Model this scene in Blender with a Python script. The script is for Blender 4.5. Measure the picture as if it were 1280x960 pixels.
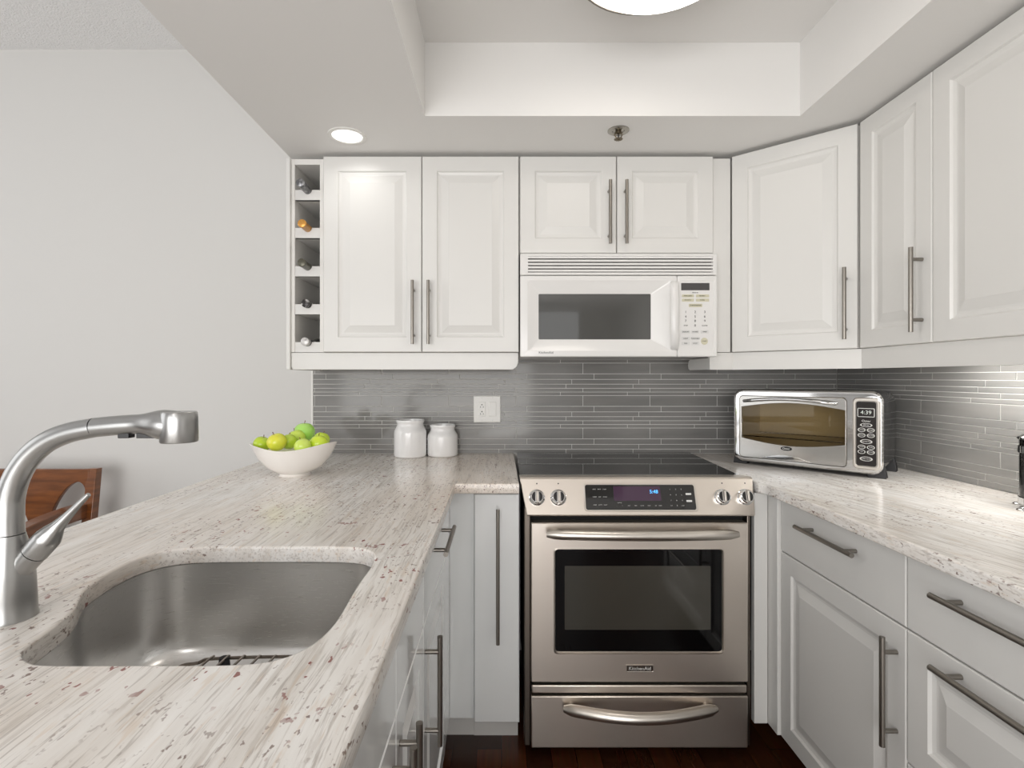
import bpy, bmesh, math, random
from mathutils import Vector, Matrix, Euler
random.seed(7)
for o in list(bpy.data.objects):
    bpy.data.objects.remove(o)
SC = bpy.context.scene
COL = SC.collection
PI = math.pi
R = math.radians

# ------------------------------------------------------------------ camera
F = 660.0
CZ = 1.266
cam_d = bpy.data.cameras.new('camera')
cam = bpy.data.objects.new('camera', cam_d)
COL.objects.link(cam)
cam.location = (0, 0, CZ)
cam.rotation_euler = (R(90), 0, 0)
cam_d.sensor_width = 36
cam_d.lens = F / 1280 * 36
cam_d.shift_x = 13 / 1280
cam_d.shift_y = -8 / 1280
cam_d.clip_start = 0.02
SC.camera = cam

# ------------------------------------------------------------------ light and exposure
SC.view_settings.view_transform = 'Standard'
SC.view_settings.look = 'None'
SC.view_settings.gamma = 1.0
SC.view_settings.use_curve_mapping = False
SC.view_settings.exposure = -0.18
wd = bpy.data.worlds.new('world')
SC.world = wd
wd.use_nodes = True
wd.node_tree.nodes['Background'].inputs[0].default_value = (0.95, 0.97, 1.0, 1)
wd.node_tree.nodes['Background'].inputs[1].default_value = 0.5
try:
    SC.cycles.use_denoising = True
    SC.cycles.max_bounces = 10
    SC.cycles.diffuse_bounces = 6
    SC.cycles.glossy_bounces = 5
    SC.cycles.caustics_reflective = False
    SC.cycles.caustics_refractive = False
    SC.cycles.sample_clamp_indirect = 6
except Exception:
    pass

def area(name, loc, target, sx, sy, power, color=(1, 1, 1), shape='RECTANGLE', spread=180):
    d = bpy.data.lights.new(name, 'AREA')
    d.shape = shape
    d.size = sx
    d.size_y = sy
    d.energy = power
    d.color = color
    d.spread = R(spread)
    o = bpy.data.objects.new(name, d)
    COL.objects.link(o)
    o.location = loc
    o.rotation_euler = (Vector(target) - Vector(loc)).to_track_quat('-Z', 'Y').to_euler()
    return o

# daylight: window of the dining room on the left, glazed doors behind the camera; then one added fill
area('window_daylight_left', (-4.0, 0.3, 1.75), (0, 0.7, 1.9), 2.6, 2.0, 31, (1.0, 1.0, 1.0))
area('window_daylight_rear', (-1.4, -2.9, 1.30), (-1.0, 2, 1.30), 5.0, 2.4, 38, (0.99, 0.995, 1.0))
area('added_low_fill', (-0.75, -1.75, 0.95), (0.55, 2, 0.75), 2.4, 1.7, 82, (1.0, 0.985, 0.965))  # unseen fill panel behind the camera, added to brighten the lower fronts

# ------------------------------------------------------------------ helpers
def lin(c):
    out = []
    for v in c[:3]:
        v = v / 255.0
        out.append(v / 12.92 if v <= 0.04045 else ((v + 0.055) / 1.055) ** 2.4)
    return (*out, 1.0)

def PX(px, py, d):
    return Vector(((px - 627) * d / F, d, CZ - (py - 472) * d / F))
def XX(px, d):
    return (px - 627) * d / F
def ZZ(py, d):
    return CZ - (py - 472) * d / F

class MB:
    def __init__(s):
        s.v = []
        s.f = []
    def add(s, vs, fs):
        k = len(s.v)
        s.v += [Vector(p) for p in vs]
        s.f += [tuple(i + k for i in f) for f in fs]
        return s
    def box(s, x0, y0, z0, x1, y1, z1):
        x0, x1 = min(x0, x1), max(x0, x1)
        y0, y1 = min(y0, y1), max(y0, y1)
        z0, z1 = min(z0, z1), max(z0, z1)
        v = [(x0, y0, z0), (x1, y0, z0), (x1, y1, z0), (x0, y1, z0), (x0, y0, z1), (x1, y0, z1), (x1, y1, z1), (x0, y1, z1)]
        return s.add(v, [(0, 3, 2, 1), (4, 5, 6, 7), (0, 1, 5, 4), (1, 2, 6, 5), (2, 3, 7, 6), (3, 0, 4, 7)])
    def loft(s, loops, cap0=True, cap1=True, closed=True):
        n = len(loops[0])
        vs = [p for l in loops for p in l]
        fs = []
        for k in range(len(loops) - 1):
            for i in range(n if closed else n - 1):
                j = (i + 1) % n
                fs.append((k * n + i, k * n + j, (k + 1) * n + j, (k + 1) * n + i))
        if cap0:
            fs.append(tuple(range(n - 1, -1, -1)))
        if cap1:
            b = (len(loops) - 1) * n
            fs.append(tuple(b + i for i in range(n)))
        return s.add(vs, fs)
    def tube(s, pts, rad, n=16, caps=True, sy=1.0):
        pts = [Vector(p) for p in pts]
        if not isinstance(rad, (list, tuple)):
            rad = [rad] * len(pts)
        loops = []
        up = None
        for i, p in enumerate(pts):
            a = pts[max(i - 1, 0)]
            b = pts[min(i + 1, len(pts) - 1)]
            t = (b - a).normalized()
            if up is None:
                up = Vector((0, 0, 1)) if abs(t.z) < 0.9 else Vector((0, 1, 0))
            u = (up - t * up.dot(t)).normalized()
            w = t.cross(u)
            up = u
            loops.append([p + (u * math.cos(2 * PI * k / n) + w * sy * math.sin(2 * PI * k / n)) * rad[i] for k in range(n)])
        return s.loft(loops, caps, caps)
    def cyl(s, p0, p1, r, r1=None, n=20):
        return s.tube([p0, p1], [r, r if r1 is None else r1], n)
    def lathe(s, prof, c=(0, 0, 0), n=32, M=None, cap0=True, cap1=True):
        loops = []
        for r, z in prof:
            l = [Vector((r * math.cos(2 * PI * k / n), r * math.sin(2 * PI * k / n), z)) for k in range(n)]
            if M:
                l = [M @ p for p in l]
            loops.append([p + Vector(c) for p in l])
        return s.loft(loops, cap0, cap1)
    def prism(s, poly, fn0, fn1):
        return s.loft([[Vector(fn0(*p)) for p in poly], [Vector(fn1(*p)) for p in poly]])
    def wire(s, pts, r, n=8):
        return s.tube(pts, r, n)

def rrect(x0, x1, z0, z1, r, y, n=5):
    out = []
    for cx, cz, a0 in ((x1 - r, z1 - r, 0), (x0 + r, z1 - r, 90), (x0 + r, z0 + r, 180), (x1 - r, z0 + r, 270)):
        for k in range(n + 1):
            a = R(a0 + 90 * k / n)
            out.append(Vector((cx + r * math.cos(a), y, cz + r * math.sin(a))))
    return out

def smooth_loop(pts, sub=6, closed=True):
    n = len(pts)
    out = []
    for i in range(n if closed else n - 1):
        p0, p1, p2, p3 = (pts[(i - 1) % n], pts[i], pts[(i + 1) % n], pts[(i + 2) % n])
        if not closed:
            p0 = pts[max(i - 1, 0)]
            p3 = pts[min(i + 2, n - 1)]
        p0, p1, p2, p3 = map(Vector, (p0, p1, p2, p3))
        for k in range(sub):
            t = k / sub
            out.append(0.5 * ((2 * p1) + (p2 - p0) * t + (2 * p0 - 5 * p1 + 4 * p2 - p3) * t * t + (3 * p1 - p0 - 3 * p2 + p3) * t ** 3))
    if not closed:
        out.append(Vector(pts[-1]))
    return out

W = {}
def finish(me, name, mat, parent=None, M=None, bevel=0, seg=2, angle=32, label=None, kind=None, flat=False):
    o = bpy.data.objects.new(name, me)
    COL.objects.link(o)
    T = M if M is not None else Matrix.Identity(4)
    if parent is not None:
        o.parent = parent
        W[o] = W[parent]
        T = W[parent].inverted() @ T
    else:
        W[o] = Matrix.Identity(4)
    me.transform(T)
    if not flat:
        for p in me.polygons:
            p.use_smooth = True
        me.set_sharp_from_angle(angle=R(angle))
    if mat is not None:
        me.materials.append(mat)
    if bevel:
        m = o.modifiers.new('bevel', 'BEVEL')
        m.width = bevel
        m.segments = seg
        m.limit_method = 'ANGLE'
        m.angle_limit = R(40)
        m.harden_normals = False
    if label:
        o['label'] = label
    if kind:
        o['kind'] = kind
    return o

def build(mb, name, mat, parent=None, M=None, **k):
    me = bpy.data.meshes.new(name)
    me.from_pydata([tuple(v) for v in mb.v], [], mb.f)
    bm = bmesh.new()
    bm.from_mesh(me)
    bmesh.ops.recalc_face_normals(bm, faces=bm.faces)
    bm.to_mesh(me)
    bm.free()
    return finish(me, name, mat, parent, M, **k)

def thing(name, label, cat, loc=(0, 0, 0), rotz=0.0, group=None):
    o = bpy.data.objects.new(name, None)
    COL.objects.link(o)
    o.empty_display_size = 0.05
    o.location = loc
    o.rotation_euler = (0, 0, rotz)
    W[o] = Matrix.Translation(Vector(loc)) @ Matrix.Rotation(rotz, 4, 'Z')
    o['label'] = label
    o['category'] = cat
    if group:
        o['group'] = group
    return o

def tag(o, label, cat, group=None):
    o['label'] = label
    o['category'] = cat
    if group:
        o['group'] = group
    return o

def struct(mb, name, mat, **k):
    return build(mb, name, mat, kind='structure', **k)

def curve_fill(loops, half, bev):
    cu = bpy.data.curves.new('tmp', 'CURVE')
    cu.dimensions = '2D'
    cu.fill_mode = 'BOTH'
    cu.extrude = max(half - bev, 0)
    cu.bevel_depth = bev
    cu.bevel_resolution = 2
    cu.offset = -bev
    for l in loops:
        sp = cu.splines.new('POLY')
        sp.points.add(len(l) - 1)
        for i, p in enumerate(l):
            sp.points[i].co = (p[0], p[1], 0, 1)
        sp.use_cyclic_u = True
    o = bpy.data.objects.new('tmp', cu)
    COL.objects.link(o)
    dg = bpy.context.evaluated_depsgraph_get()
    dg.update()
    me = bpy.data.meshes.new_from_object(o.evaluated_get(dg), depsgraph=dg)
    me.materials.clear()
    bpy.data.objects.remove(o)
    bpy.data.curves.remove(cu)
    return me

def text_mesh(items, ext=0.0002):
    """items: (string, size, x, y); one mesh in the XY plane"""
    mb_v, mb_f = [], []
    for s, size, x, y in items:
        cu = bpy.data.curves.new('tmp', 'FONT')
        cu.body = s
        cu.size = size
        cu.align_x = 'CENTER'
        cu.align_y = 'CENTER'
        cu.extrude = ext
        cu.resolution_u = 3
        o = bpy.data.objects.new('tmp', cu)
        COL.objects.link(o)
        dg = bpy.context.evaluated_depsgraph_get()
        dg.update()
        me = bpy.data.meshes.new_from_object(o.evaluated_get(dg), depsgraph=dg)
        k = len(mb_v)
        mb_v += [(v.co.x + x, v.co.y + y, v.co.z) for v in me.vertices]
        mb_f += [tuple(i + k for i in p.vertices) for p in me.polygons]
        bpy.data.objects.remove(o)
        bpy.data.curves.remove(cu)
        bpy.data.meshes.remove(me)
    me = bpy.data.meshes.new('text')
    me.from_pydata(mb_v, [], mb_f)
    return me

def texts(items, name, mat, parent, M):
    for it in items:
        finish(text_mesh([it]), name, mat, parent, M, flat=True)

# ------------------------------------------------------------------ materials
def nd(nt, t, **k):
    n = nt.nodes.new(t)
    for a, b in k.items():
        setattr(n, a, b)
    return n

def pmat(name, rgb, rough=0.5, metal=0.0, spec=0.5, emit=None, estr=0.0, coat=0.0, trans=0.0, alpha=1.0,
         bump=None, var=None, raw=False):
    m = bpy.data.materials.new(name)
    m.use_nodes = True
    nt = m.node_tree
    b = nt.nodes['Principled BSDF']
    c = rgb if raw else lin(rgb)
    b.inputs['Base Color'].default_value = c
    b.inputs['Roughness'].default_value = rough
    b.inputs['Metallic'].default_value = metal
    b.inputs['Specular IOR Level'].default_value = spec
    b.inputs['Coat Weight'].default_value = coat
    b.inputs['Coat Roughness'].default_value = 0.05
    b.inputs['Transmission Weight'].default_value = trans
    b.inputs['Alpha'].default_value = alpha
    if emit:
        b.inputs['Emission Color'].default_value = lin(emit)
        b.inputs['Emission Strength'].default_value = estr
    tc = nd(nt, 'ShaderNodeTexCoord')
    if bump:
        sc, st, dist, stretch = bump
        mp = nd(nt, 'ShaderNodeMapping')
        mp.inputs['Scale'].default_value = stretch
        nz = nd(nt, 'ShaderNodeTexNoise')
        nz.inputs['Scale'].default_value = sc
        nz.inputs['Detail'].default_value = 4
        bp = nd(nt, 'ShaderNodeBump')
        bp.inputs['Strength'].default_value = st
        bp.inputs['Distance'].default_value = dist
        nt.links.new(tc.outputs['Object'], mp.inputs['Vector'])
        nt.links.new(mp.outputs['Vector'], nz.inputs['Vector'])
        nt.links.new(nz.outputs['Fac'], bp.inputs['Height'])
        nt.links.new(bp.outputs['Normal'], b.inputs['Normal'])
    if var:
        sc, rgb2, lo, hi, stretch = var
        mp = nd(nt, 'ShaderNodeMapping')
        mp.inputs['Scale'].default_value = stretch
        nz = nd(nt, 'ShaderNodeTexNoise')
        nz.inputs['Scale'].default_value = sc
        nz.inputs['Detail'].default_value = 5
        rp = nd(nt, 'ShaderNodeValToRGB')
        rp.color_ramp.elements[0].position = lo
        rp.color_ramp.elements[0].color = c
        rp.color_ramp.elements[1].position = hi
        rp.color_ramp.elements[1].color = lin(rgb2)
        nt.links.new(tc.outputs['Object'], mp.inputs['Vector'])
        nt.links.new(mp.outputs['Vector'], nz.inputs['Vector'])
        nt.links.new(nz.outputs['Fac'], rp.inputs['Fac'])
        nt.links.new(rp.outputs['Color'], b.inputs['Base Color'])
    return m

def steel(name, rgb, rough, stretch):
    m = pmat(name, rgb, rough, 1.0)
    nt = m.node_tree
    b = nt.nodes['Principled BSDF']
    tc = nd(nt, 'ShaderNodeTexCoord')
    mp = nd(nt, 'ShaderNodeMapping')
    mp.inputs['Scale'].default_value = stretch
    nz = nd(nt, 'ShaderNodeTexNoise')
    nz.inputs['Scale'].default_value = 30
    nz.inputs['Detail'].default_value = 3
    mr = nd(nt, 'ShaderNodeMapRange')
    mr.inputs['To Min'].default_value = rough - 0.03
    mr.inputs['To Max'].default_value = rough + 0.04
    bp = nd(nt, 'ShaderNodeBump')
    bp.inputs['Strength'].default_value = 0.02
    bp.inputs['Distance'].default_value = 0.00015
    L = nt.links.new
    L(tc.outputs['Object'], mp.inputs['Vector'])
    L(mp.outputs['Vector'], nz.inputs['Vector'])
    L(nz.outputs['Fac'], mr.inputs['Value'])
    L(mr.outputs['Result'], b.inputs['Roughness'])
    L(nz.outputs['Fac'], bp.inputs['Height'])
    L(bp.outputs['Normal'], b.inputs['Normal'])
    return m

def granite(name, rot, origin=(0, 0, 0), red=1.0, tone=0.0):
    m = bpy.data.materials.new(name)
    m.use_nodes = True
    nt = m.node_tree
    L = nt.links.new
    b = nt.nodes['Principled BSDF']
    tc = nd(nt, 'ShaderNodeTexCoord')
    mp = nd(nt, 'ShaderNodeMapping')
    mp.inputs['Rotation'].default_value = (0, 0, rot)
    L(tc.outputs['Object'], mp.inputs['Vector'])
    # gentle waviness
    wn = nd(nt, 'ShaderNodeTexNoise')
    wn.inputs['Scale'].default_value = 3.0
    wn.inputs['Detail'].default_value = 2
    L(mp.outputs['Vector'], wn.inputs['Vector'])
    va = nd(nt, 'ShaderNodeVectorMath', operation='SUBTRACT')
    va.inputs[1].default_value = (0.5, 0.5, 0.5)
    L(wn.outputs['Color'], va.inputs[0])
    vs = nd(nt, 'ShaderNodeVectorMath', operation='SCALE')
    vs.inputs['Scale'].default_value = 0.025
    L(va.outputs[0], vs.inputs[0])
    vd = nd(nt, 'ShaderNodeVectorMath', operation='ADD')
    L(mp.outputs['Vector'], vd.inputs[0])
    L(vs.outputs[0], vd.inputs[1])
    def noise(scale, st, detail=4, rough=0.6):
        q = nd(nt, 'ShaderNodeMapping')
        q.inputs['Scale'].default_value = st
        L(vd.outputs[0], q.inputs['Vector'])
        n = nd(nt, 'ShaderNodeTexNoise')
        n.inputs['Scale'].default_value = scale
        n.inputs['Detail'].default_value = detail
        n.inputs['Roughness'].default_value = rough
        L(q.outputs['Vector'], n.inputs['Vector'])
        return n.outputs['Fac']
    def ramp(fac, pts):
        r = nd(nt, 'ShaderNodeValToRGB')
        e = r.color_ramp.elements
        while len(e) < len(pts):
            e.new(0.5)
        for i, (p, c) in enumerate(pts):
            e[i].position = p
            e[i].color = c
        L(fac, r.inputs['Fac'])
        return r.outputs['Color']
    def mix(fac, a, bcol):
        x = nd(nt, 'ShaderNodeMix', data_type='RGBA')
        if isinstance(fac, float):
            x.inputs['Factor'].default_value = fac
        else:
            L(fac, x.inputs['Factor'])
        for sock, val in ((x.inputs['A'], a), (x.inputs['B'], bcol)):
            if isinstance(val, tuple):
                sock.default_value = val
            else:
                L(val, sock)
        return x.outputs['Result']
    def mul(a, c):
        x = nd(nt, 'ShaderNodeMath', operation='MULTIPLY')
        L(a, x.inputs[0])
        if isinstance(c, float):
            x.inputs[1].default_value = c
        else:
            L(c, x.inputs[1])
        return x.outputs[0]
    base = ramp(noise(5, (5.5, 0.6, 5.5), 5), [(0.30, lin((217, 212, 206))), (0.5, lin((231, 228, 224))), (0.72, lin((243, 242, 240)))])
    warm = ramp(noise(1.6, (1, 0.6, 1), 2), [(0.42, (0, 0, 0, 1)), (0.68, (1, 1, 1, 1))])
    c = mix(mul(warm, 0.6), base, lin((227, 211, 195)))
    st = ramp(noise(14, (7, 0.26, 7), 6, 0.7), [(0.535, (0, 0, 0, 1)), (0.60, (1, 1, 1, 1))])
    c = mix(mul(st, 0.34), c, lin((170, 159, 148)))
    fine = ramp(noise(40, (5.5, 0.22, 5.5), 3), [(0.56, (0, 0, 0, 1)), (0.64, (1, 1, 1, 1))])
    c = mix(mul(fine, 0.40), c, lin((138, 127, 118)))
    gold = ramp(noise(24, (4, 0.5, 4), 3), [(0.58, (0, 0, 0, 1)), (0.68, (1, 1, 1, 1))])
    c = mix(mul(gold, 0.30), c, lin((206, 178, 148)))
    # small brown-black flecks
    fl = ramp(noise(76, (1.6, 0.9, 1.6), 2), [(0.615, (0, 0, 0, 1)), (0.66, (1, 1, 1, 1))])
    fm = ramp(noise(6, (1, 1, 1), 2), [(0.42, (0, 0, 0, 1)), (0.56, (1, 1, 1, 1))])
    c = mix(mul(mul(fl, fm), 0.8), c, lin((108, 82, 72)))
    # garnet spots
    gr = ramp(noise(44, (1.4, 0.9, 1.4), 2), [(0.655, (0, 0, 0, 1)), (0.68, (1, 1, 1, 1))])
    gm = ramp(noise(4.2, (1, 1, 1), 1), [(0.42, (0, 0, 0, 1)), (0.55, (1, 1, 1, 1))])
    c = mix(mul(mul(gr, gm), 0.9 * red), c, lin((132, 66, 58)))
    L(c, b.inputs['Base Color'])
    b.inputs['Roughness'].default_value = 0.19
    b.inputs['Specular IOR Level'].default_value = 0.5
    return m

def wood_floor():
    m = bpy.data.materials.new('dark_hardwood')
    m.use_nodes = True
    nt = m.node_tree
    L = nt.links.new
    b = nt.nodes['Principled BSDF']
    tc = nd(nt, 'ShaderNodeTexCoord')
    mp = nd(nt, 'ShaderNodeMapping')
    mp.inputs['Rotation'].default_value = (0, 0, R(90))
    L(tc.outputs['Object'], mp.inputs['Vector'])
    br = nd(nt, 'ShaderNodeTexBrick')
    br.inputs['Scale'].default_value = 1.0
    br.inputs['Brick Width'].default_value = 0.9
    br.inputs['Row Height'].default_value = 0.083
    br.inputs['Mortar Size'].default_value = 0.0012
    br.inputs['Color1'].default_value = lin((96, 54, 32))
    br.inputs['Color2'].default_value = lin((62, 34, 22))
    br.inputs['Mortar'].default_value = lin((16, 10, 8))
    L(mp.outputs['Vector'], br.inputs['Vector'])
    nz = nd(nt, 'ShaderNodeTexNoise')
    nz.inputs['Scale'].default_value = 14
    nz.inputs['Detail'].default_value = 6
    m2 = nd(nt, 'ShaderNodeMapping')
    m2.inputs['Scale'].default_value = (6, 0.5, 1)
    L(tc.outputs['Object'], m2.inputs['Vector'])
    L(m2.outputs['Vector'], nz.inputs['Vector'])
    mx = nd(nt, 'ShaderNodeMix', data_type='RGBA', blend_type='MULTIPLY')
    mx.inputs['Factor'].default_value = 0.6
    L(br.outputs['Color'], mx.inputs['A'])
    L(nz.outputs['Color'], mx.inputs['B'])
    L(mx.outputs['Result'], b.inputs['Base Color'])
    b.inputs['Roughness'].default_value = 0.22
    return m

def glass_tint(name, tint, ior_rough=0.02, fac=0.75, refl=1.0):
    m = bpy.data.materials.new(name)
    m.use_nodes = True
    nt = m.node_tree
    L = nt.links.new
    out = nt.nodes['Material Output']
    nt.nodes.remove(nt.nodes['Principled BSDF'])
    tr = nd(nt, 'ShaderNodeBsdfTransparent')
    tr.inputs[0].default_value = lin(tint)
    gl = nd(nt, 'ShaderNodeBsdfGlossy')
    gl.inputs['Roughness'].default_value = ior_rough
    gl.inputs['Color'].default_value = (refl, refl, refl, 1)
    fr = nd(nt, 'ShaderNodeFresnel')
    fr.inputs['IOR'].default_value = 1.5
    mr = nd(nt, 'ShaderNodeMath', operation='MULTIPLY_ADD')
    mr.inputs[1].default_value = 1.0
    mr.inputs[2].default_value = 1 - fac - 0.2
    L(fr.outputs[0], mr.inputs[0])
    mx = nd(nt, 'ShaderNodeMixShader')
    L(mr.outputs[0], mx.inputs[0])
    L(tr.outputs[0], mx.inputs[1])
    L(gl.outputs[0], mx.inputs[2])
    L(mx.outputs[0], out.inputs['Surface'])
    return m

M_WALL = pmat('grey_wall_paint', (214, 213, 210), 0.6, bump=(60, 0.15, 0.001, (1, 1, 1)))
M_CEIL = pmat('ceiling_paint', (231, 230, 228), 0.6, bump=(18, 0.25, 0.002, (1, 1, 1)))
M_POP = pmat('popcorn_ceiling', (246, 246, 246), 0.9, bump=(140, 0.9, 0.006, (1, 1, 1)))
M_CAB = pmat('white_cabinet_lacquer', (221, 220, 217), 0.33, spec=0.45, bump=(220, 0.03, 0.0004, (1, 1, 0.15)))
M_CABIN = pmat('white_cabinet_carcass', (228, 226, 222), 0.45)
M_GLOSSW = pmat('white_gloss_front', (234, 236, 236), 0.10, coat=0.5)
M_BAR = steel('brushed_nickel_bar', (146, 141, 134), 0.32, (1, 1, 1))
M_STEEL = steel('brushed_stainless', (224, 215, 205), 0.36, (0.25, 70, 70))
M_STEELD = steel('dark_stainless', (120, 112, 104), 0.30, (0.6, 25, 25))
M_HANDLE = steel('satin_stainless_handle', (216, 210, 202), 0.30, (1, 1, 1))
M_SINK = steel('sink_stainless', (222, 221, 219), 0.28, (1, 1, 30))
M_FAUCET = steel('faucet_nickel', (172, 172, 171), 0.30, (18, 18, 1))
M_CHROME = pmat('chrome', (225, 225, 225), 0.08, 1.0)
M_BLACK = pmat('black_plastic', (20, 20, 21), 0.35)
M_GAP = pmat('dark_gap', (10, 10, 10), 0.8)
M_BGLASS = pmat('black_glass', (9, 9, 10), 0.03, spec=0.9)
M_SCREEN = pmat('oven_screen', (66, 64, 58), 0.08, spec=0.7)
M_APPW = pmat('white_appliance_enamel', (229, 228, 226), 0.22, coat=0.3)
M_RECESS = pmat('shaded_vent_recess', (120, 118, 114), 0.6)  # grey carries the shade between the white vent slats
M_OVGLASS = pmat('oven_black_glass', (10, 10, 11), 0.04, spec=0.35)
M_MWGLASS = pmat('microwave_window_glass', (78, 78, 76), 0.04, spec=0.8)
M_GROUT = pmat('white_grout', (226, 225, 222), 0.7)
M_TILE = pmat('grey_glass_tile', (130, 129, 127), 0.10, spec=0.28, coat=0.0, var=(2.4, (146, 144, 141), 0.35, 0.65, (1, 1, 8)))
M_FLOOR = wood_floor()
M_GRAN = granite('granite_river_white', 0.0)
M_GRANR = granite('granite_river_white_side', R(-14), red=0.25)
M_JAR = pmat('white_glazed_ceramic', (247, 247, 247), 0.12, coat=0.4)
M_BOWL = pmat('cream_porcelain', (247, 243, 238), 0.10, coat=0.5)
M_PLATE = pmat('white_wall_plate', (232, 231, 227), 0.3)
M_CHAIRW = pmat('brown_wood', (128, 75, 36), 0.30, var=(9, (94, 53, 25), 0.35, 0.7, (1, 1, 6)), coat=0.3)
M_DARKW = pmat('dark_upholstery', (60, 40, 30), 0.6)
M_LENS = pmat('lamp_lens', (255, 255, 255), 0.4, emit=(255, 252, 248), estr=1.3)
M_DIFF = pmat('lamp_diffuser', (255, 250, 240), 0.4, emit=(255, 247, 238), estr=6.5)
M_STRIP = pmat('undercabinet_tube', (255, 255, 255), 0.4, emit=(255, 250, 240), estr=5.0)
M_CLOCK = pmat('blue_display_digits', (60, 140, 220), 0.4, emit=(90, 190, 255), estr=1.6)
M_LCD = pmat('dim_lcd_digits', (190, 195, 190), 0.4, emit=(190, 200, 190), estr=0.25)
M_PURPLE = pmat('purple_display_film', (62, 36, 62), 0.05, spec=0.8)
M_PRINT = pmat('grey_print', (205, 205, 202), 0.5)
M_INK = pmat('dark_print', (60, 60, 60), 0.5)
M_YBUT = pmat('pale_yellow_button', (206, 202, 178), 0.4)
M_GBUT = pmat('pale_grey_button', (214, 214, 212), 0.4)
M_KEYPAD = pmat('black_keypad', (36, 32, 31), 0.2)
M_BODYD = pmat('dark_glossy_body', (44, 44, 45), 0.16, spec=0.7, coat=0.4)
M_TRAY = pmat('toaster_interior', (228, 218, 196), 0.5, 0.0)
M_TDOOR = steel('toaster_door_silver', (190, 188, 184), 0.2, (0.5, 20, 20))
M_TOGLASS = glass_tint('toaster_door_glass', (232, 226, 212), fac=.8, refl=.45)
M_CLEAR = glass_tint('clear_glass', (226, 230, 226))
M_BRONZE = pmat('brass_sprinkler', (120, 110, 92), 0.3, 0.9)
M_RUBBER = pmat('rubber_foot', (40, 40, 42), 0.6)

# ------------------------------------------------------------------ setting
YW = 2.452      # back wall
XR = 1.56       # right wall
XL = -4.2
YR = -3.0
ZS = 2.145      # dropped kitchen ceiling
ZC = 2.79       # dining-room ceiling
ZT = 2.392      # tray ceiling
ZK = 0.915      # worktop

struct(MB().box(XL - .1, YR - .1, -.1, XR + .1, YW + .1, 0), 'floor', M_FLOOR)
struct(MB().box(XL - .1, YW, 0, XR + .1, YW + .1, ZC + .1), 'wall_back', M_WALL)
struct(MB().box(XR, YR, 0, XR + .1, YW, ZC + .1), 'wall_right', M_WALL)
b = MB()
b.box(XL - .1, YR, 0, XL, YW, 0.6).box(XL - .1, YR, 2.5, XL, YW, ZC + .1)
b.box(XL - .1, YR, .6, XL, -1.1, 2.5).box(XL - .1, 1.7, .6, XL, YW, 2.5)
struct(b, 'wall_left', M_WALL)
b = MB()
b.box(XL - .1, YR - .1, 0, -3.9, YR, ZC + .1).box(1.1, YR - .1, 0, XR + .1, YR, ZC + .1).box(-3.9, YR - .1, 2.55, 1.1, YR, ZC + .1)
struct(b, 'wall_rear', M_WALL)
b = MB()
for y in (-1.1, 0.27, 1.64):
    b.box(XL - .08, y, .6, XL - .02, y + .06, 2.5)
b.box(XL - .08, -1.1, .6, XL - .02, 1.7, .66).box(XL - .08, -1.1, 2.44, XL - .02, 1.7, 2.5)
struct(b, 'window_1', M_CAB)
b = MB()
for x in (-3.9, -2.25, -.63, 1.04):
    b.box(x, YR - .08, 0, x + .06, YR - .02, 2.55)
b.box(-3.9, YR - .08, 2.49, 1.1, YR - .02, 2.55)
struct(b, 'door_1', M_CAB)

TX0, TX1, TY0, TY1 = -.258, 1.0026, -.6, 1.774
SX0 = -.845
b = MB()
b.box(SX0, YR, ZS, TX0, YW, ZC + .05).box(TX1, YR, ZS, XR, YW, ZC + .05)
b.box(TX0, TY1, ZS, TX1, YW, ZC + .05).box(TX0, YR, ZS, TX1, TY0, ZC + .05)
b.box(TX0, TY0, ZT, TX1, TY1, ZC + .05)
struct(b, 'ceiling', M_CEIL)
struct(MB().box(XL - .1, YR - .1, ZC, SX0, YW, ZC + .1), 'ceiling', M_POP)

# glass-mosaic backsplash: one mesh per wall, real tiles standing on the grout bed
def splash(name, label, along, u0, u1, z0, z1, M, ju):
    rows = [(.0191, .298), (.0221, .325), (.0255, .1174), (.0499, .0661), (.0163, .272), (.0174, .0661)]
    root = thing(name, label, 'backsplash', M @ Vector(((u0 + u1) / 2, 0, z0)))
    build(MB().box(u0, 0.0, z0, u1, .006, z1), 'grout_bed', M_GROUT, root, M)
    tb = MB()
    z = z0
    k = 0
    g = .0013
    while z < z1 - .004:
        h, off = rows[k % 6]
        zt = min(z + h, z1)
        off = off - .0661 + ju
        n = math.floor((u0 - off) / .3105)
        u = off + n * .3105
        while u < u1:
            a, c = max(u, u0), min(u + .3105, u1)
            if c - a > .004:
                e = .0009
                fr = [(a + g, z + g), (c - g, z + g), (c - g, zt - g), (a + g, zt - g)]
                bk = [Vector((p, .006, q)) for p, q in fr]
                md = [Vector((p, -.0012, q)) for p, q in fr]
                cu, cz = (a + c) / 2, (z + zt) / 2
                ft = [Vector((p + (e if p < cu else -e), -.002, q + (e if q < cz else -e))) for p, q in fr]
                tb.loft([bk, md, ft], False, True)
            u += .3105
        z = zt
        k += 1
    build(tb, 'tiles', M_TILE, root, M, flat=True)
    return root

splash('tile_backsplash', 'grey glass strip tile backsplash on the back wall behind the stove', 'x', -.873, XR - .008, ZK + .001, 1.40,
       Matrix.Translation((0, YW - .0062, 0)), .0661)
splash('tile_backsplash', 'grey glass strip tile backsplash on the right wall beside the toaster oven', 'y', -YW + .009, .3, ZK + .001, 1.37,
       Matrix.Translation((XR - .0062, 0, 0)) @ Matrix.Rotation(R(-90), 4, 'Z'), -1.954)
struct(MB().box(-.881, YW - .0085, ZK + .001, -.8735, YW - .0002, 1.297), 'trim_1', M_PLATE)

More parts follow.
